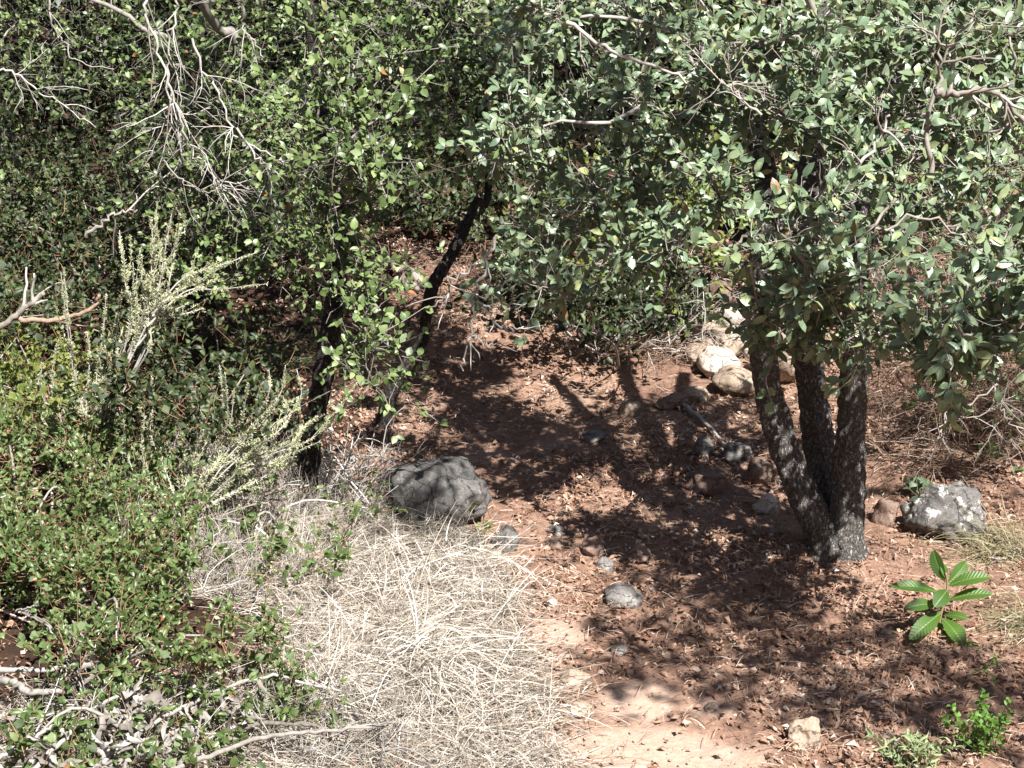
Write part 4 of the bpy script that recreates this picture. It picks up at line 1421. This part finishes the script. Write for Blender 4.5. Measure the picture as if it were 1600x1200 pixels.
dead_stalk('arching white dead stalk with a big bunch of withered leaves on the scrub', [(40, 1215), (90, 1165), (150, 1105), (220, 1075), (312, 1055)], 3.55, 0.006, [(165, 1110, 16), (185, 1130, 12), (140, 1090, 10), (120, 1140, 6)])
dead_stalk('long white dead stalk with withered leaves hanging beneath its middle', [(130, 1215), (200, 1160), (250, 1125), (330, 1085), (420, 1056), (470, 1065), (540, 1082)], 3.5, 0.006, [(345, 1095, 12), (365, 1100, 10), (320, 1110, 6), (225, 1120, 8)])
dead_stalk('pale straight dead stalk lowest across the scrub and straw', [(235, 1215), (330, 1180), (420, 1150), (500, 1142), (600, 1135)], 3.45, 0.007, [(280, 1190, 5)])
dead_stalk('short thick dead stalk lying level above the lowest stalk', [(370, 1138), (420, 1130), (495, 1133)], 3.6, 0.007, [])
dead_stalk('thin dead stalk with a torn white leaf near the scrub\'s corner', [(-20, 1195), (40, 1160), (90, 1128), (110, 1110)], 3.5, 0.005, [(50, 1165, 8), (52, 1185, 6)])
dead_stalk('knotty grey dead stalk lying level in the scrub', [(-30, 1050), (30, 1046), (80, 1046), (115, 1040)], 3.75, 0.008, [])
dead_stalk('broad bleached dead stalk under the knotty grey one', [(-20, 1058), (20, 1068), (50, 1082), (110, 1078)], 3.7, 0.011, [])
dead_stalk('branching white dead stalk with crumpled leaves between two long stalks', [(150, 1210), (220, 1150), (250, 1110), (290, 1075)], 3.58, 0.004, [(215, 1095, 8), (250, 1140, 8), (170, 1175, 12), (200, 1200, 8)])
for k in range(7):
    x0, y0 = 30 + k * 3, 955 + k * 1.5
    dead_stalk('thin white dead stalk in a fan fallen over the green scrub', [(x0, y0), (70 + 8 * k, 975 + k * 2), (95 + 9 * k, 1010 + 3 * k), (115 + 8 * k, 1050 + 3 * k), (135 + 5 * k, 1090)], 3.85, 0.0028, []).__setitem__('group', 'fan of thin white stalks on the scrub')
for k in range(4):
    x0 = 30 + 10 * k
    dead_stalk('thin dead stalk sweeping up from the fan across the green scrub', [(25 + 4 * k, 955 + 2 * k), (60 + 9 * k, 945 - 3 * k), (100 + 10 * k, 936 + 4 * k), (140 + 12 * k, 925 + 12 * k)], 3.88, 0.0022, []).__setitem__('group', 'stalks sweeping up from the fan')
brush_pile('grey dead twigs tangled in the hollow of the scrub', [(260, 930), (300, 900), (380, 900), (380, 980), (300, 990)], 26, 0.0022, 0.16, DEADW, 56, 0.16)
brush_pile('white tangle of curled dead stems in front of the straw', [(420, 1130), (560, 1120), (640, 1180), (600, 1230), (430, 1230)], 90, 0.0022, 0.16, STALK, 57, 0.08)
brush_pile('crumbled white dead stems under the withered leaves', [(60, 1120), (250, 1080), (380, 1110), (300, 1190), (100, 1220)], 70, 0.0025, 0.13, STALK, 58, 0.10)

# ------------------------------------------------------------------ broad-leaved plant
def broad_plant():
    b = G(1467, 982)
    y = b[1]
    root = thing('broad_leaved_plant', 'young plant with large glossy bright green leaves standing on the leaf litter', 'plant', b)
    g = Geo()
    tubes(g, resample([b - np.array([0, 0, 0.02]), P(1470, 960, y), P(1477, 938, y), P(1480, 915, y), P(1478, 895, y)], 20), np.linspace(0.0045, 0.0025, 20), 8)
    g.obj('stem', RTWIG, root)
    LV = [((1466, 926), (1391, 916), 0.0, -0.02, 17, (0.0, -0.55, 0.9)), ((1464, 944), (1413, 951), -0.02, -0.06, 17, (0.1, -0.6, 0.8)), ((1471, 957), (1421, 999), -0.01, -0.10, 22, (-0.1, -0.75, 0.7)),
          ((1472, 966), (1506, 1010), -0.02, -0.12, 24, (0.1, -0.75, 0.7)), ((1474, 962), (1513, 967), 0.0, -0.05, 13, (0.1, -0.6, 0.9)), ((1480, 939), (1550, 928), 0.0, -0.02, 18, (0.0, -0.4, 0.9)),
          ((1480, 916), (1547, 901), 0.0, -0.02, 20, (0.15, -0.5, 0.9)), ((1480, 913), (1510, 879), 0.0, 0.05, 19, (0.35, -0.6, 0.6)), ((1477, 910), (1458, 860), 0.0, 0.05, 18, (-0.5, -0.7, 0.3)),
          ((1480, 922), (1460, 948), -0.01, -0.07, 21, (-0.25, -0.85, 0.4)), ((1469, 972), (1464, 988), -0.01, -0.03, 10, (0, -0.8, 0.6)), ((1470, 955), (1456, 975), 0.0, -0.03, 10, (-0.3, -0.6, 0.8)), ((1478, 905), (1472, 880), 0, 0.02, 9, (0, -0.9, 0.3))]
    for k, (a, e, da, de, w, nn) in enumerate(LV):
        p0, p1 = P(a[0], a[1], y + da), P(e[0], e[1], y + de)
        L = np.linalg.norm(p1 - p0)
        hw = w * y / FPX / 2 * 1.35
        D = unit(p1 - p0)
        X, Y, Z = frames(D[None], unit(np.array(nn, float))[None])
        rows, cols = 26, 13
        V, U = [], []
        for i in range(rows):
            s = i / (rows - 1)
            wl = max(0.03, math.sin(math.pi * min(1, s * 0.93 + 0.03) ** 1.25) ** 0.8) * (1 if s > 0.08 else 0.35 + s * 8)
            if s > 0.97:
                wl = 0.06
            arch = 0.10 * math.sin(math.pi * s)
            for j in range(cols):
                v = j / (cols - 1) * 2 - 1
                ruf = 0.018 * math.sin((s - 0.16 * abs(v)) * 75) * abs(v) ** 0.6 * (1 - abs(v) * 0.4)
                V.append(p0 + X[0] * L * s + Y[0] * hw * wl * v * (1 + 0.03 * math.sin(s * 60)) + Z[0] * L * (arch + 0.10 * abs(v) * wl * (hw / L * 4) * 0.5 + ruf * 0.5))
                U.append((s, v * wl, 0))
        i = (np.arange(rows - 1)[:, None] * cols + np.arange(cols - 1)[None]).ravel()
        g = Geo()
        g.add(np.array(V), np.concatenate([np.stack([i, i + cols, i + cols + 1], -1), np.stack([i, i + cols + 1, i + 1], -1)]), [0.6, 0.5, 0.7, 1.0, 0.8, 0.6, 0.8, 0.6, 0.0, 0.3, 0.9, 0.7, 0.9][k])
        o = g.obj('leaf', BROAD, root)
        at = o.data.attributes.new('luv', 'FLOAT_VECTOR', 'POINT')
        at.data.foreach_set('vector', np.array(U, np.float32).ravel())


broad_plant()


def herb(label, px, py, top, n, lmat, lsize, ratio, seed, w=40, leaf_n=12, name='small_herb', mix=0.3):
    g_ = np.random.default_rng(seed)
    b = G(px, py)
    y = b[1]
    root = thing(name, label, 'plant', b)
    lp, ld = [], []
    for k in range(n):
        t = P(px + g_.normal() * w * 0.5, py - top * g_.uniform(0.5, 1.05), y + g_.normal() * 0.04)
        s = b + np.array([g_.normal() * 0.02, g_.normal() * 0.02, -0.005])
        q = resample([s, (s + t) / 2 + g_.normal(size=3) * 0.015, t], 12)
        g = Geo()
        tubes(g, q, np.linspace(0.0015, 0.0007, 12), 4)
        g.obj('stem', lmat, root)
        for j in range(leaf_n):
            i = int(g_.integers(3, 12))
            tg = unit(q[min(i, 10) + 1] - q[min(i, 10)])
            lp.append(q[i])
            ld.append(unit(tg * mix + unit(np.cross(tg, g_.normal(size=3))) + np.array([0, 0, 0.2])))
    place_leaves(root, np.array(lp), np.array(ld), lsize, ratio, lmat, T_SHR, 120, unit(SUN))
    return root


GREEN = leaf_mat('bright_herb_leaf', [(0.0, (0.06, 0.14, 0.02)), (0.6, (0.12, 0.25, 0.04)), (1.0, (0.2, 0.34, 0.08))], (0.16, 0.26, 0.08), 0.5, 0.3, (0.2, 0.36, 0.04))
PALE = leaf_mat('pale_herb_leaf', [(0.0, (0.22, 0.29, 0.14)), (0.6, (0.32, 0.39, 0.20)), (1.0, (0.42, 0.47, 0.27))], (0.34, 0.38, 0.24), 0.7, 0.2, (0.28, 0.34, 0.12))
herb('lush green herb with tiny leaves at the litter\'s lower edge', 1545, 1180, 95, 16, GREEN, 0.016, 0.42, 121, 62, 16)
herb('pale grey-green herb with narrow leaves near the tan stone', 1440, 1210, 60, 13, PALE, 0.026, 0.16, 122, 70, 14, mix=0.9)
herb('single pale sprig with narrow leaves beside the squat tan stone', 1392, 1200, 52, 3, PALE, 0.024, 0.18, 123, 14, 9, mix=0.8)
for k, (px, py) in enumerate([(1518, 1018), (1553, 1046), (1535, 1056), (1560, 1062)]):
    herb('tiny green seedling on the litter below the broad-leaved plant', px, py, 12, 3, GREEN, 0.011, 0.45, 130 + k, 14, 4, name='seedling')['group'] = 'seedlings below the broad-leaved plant'
herb('small blue-green herb behind the lichen boulder', 1440, 778, 28, 7, OAK, 0.03, 0.3, 140, 50, 9)
herb('green weed in the dry grass at the boulder\'s foot', 712, 812, 46, 4, SHR, 0.016, 0.4, 141, 40, 8)
herb('yellow-green sprig growing at the boulder\'s right foot', 752, 850, 40, 4, YEL, 0.016, 0.4, 142, 24, 8)
print('objects', len(bpy.data.objects), 'tris', sum(len(o.data.polygons) for o in bpy.data.objects if o.type == 'MESH'))
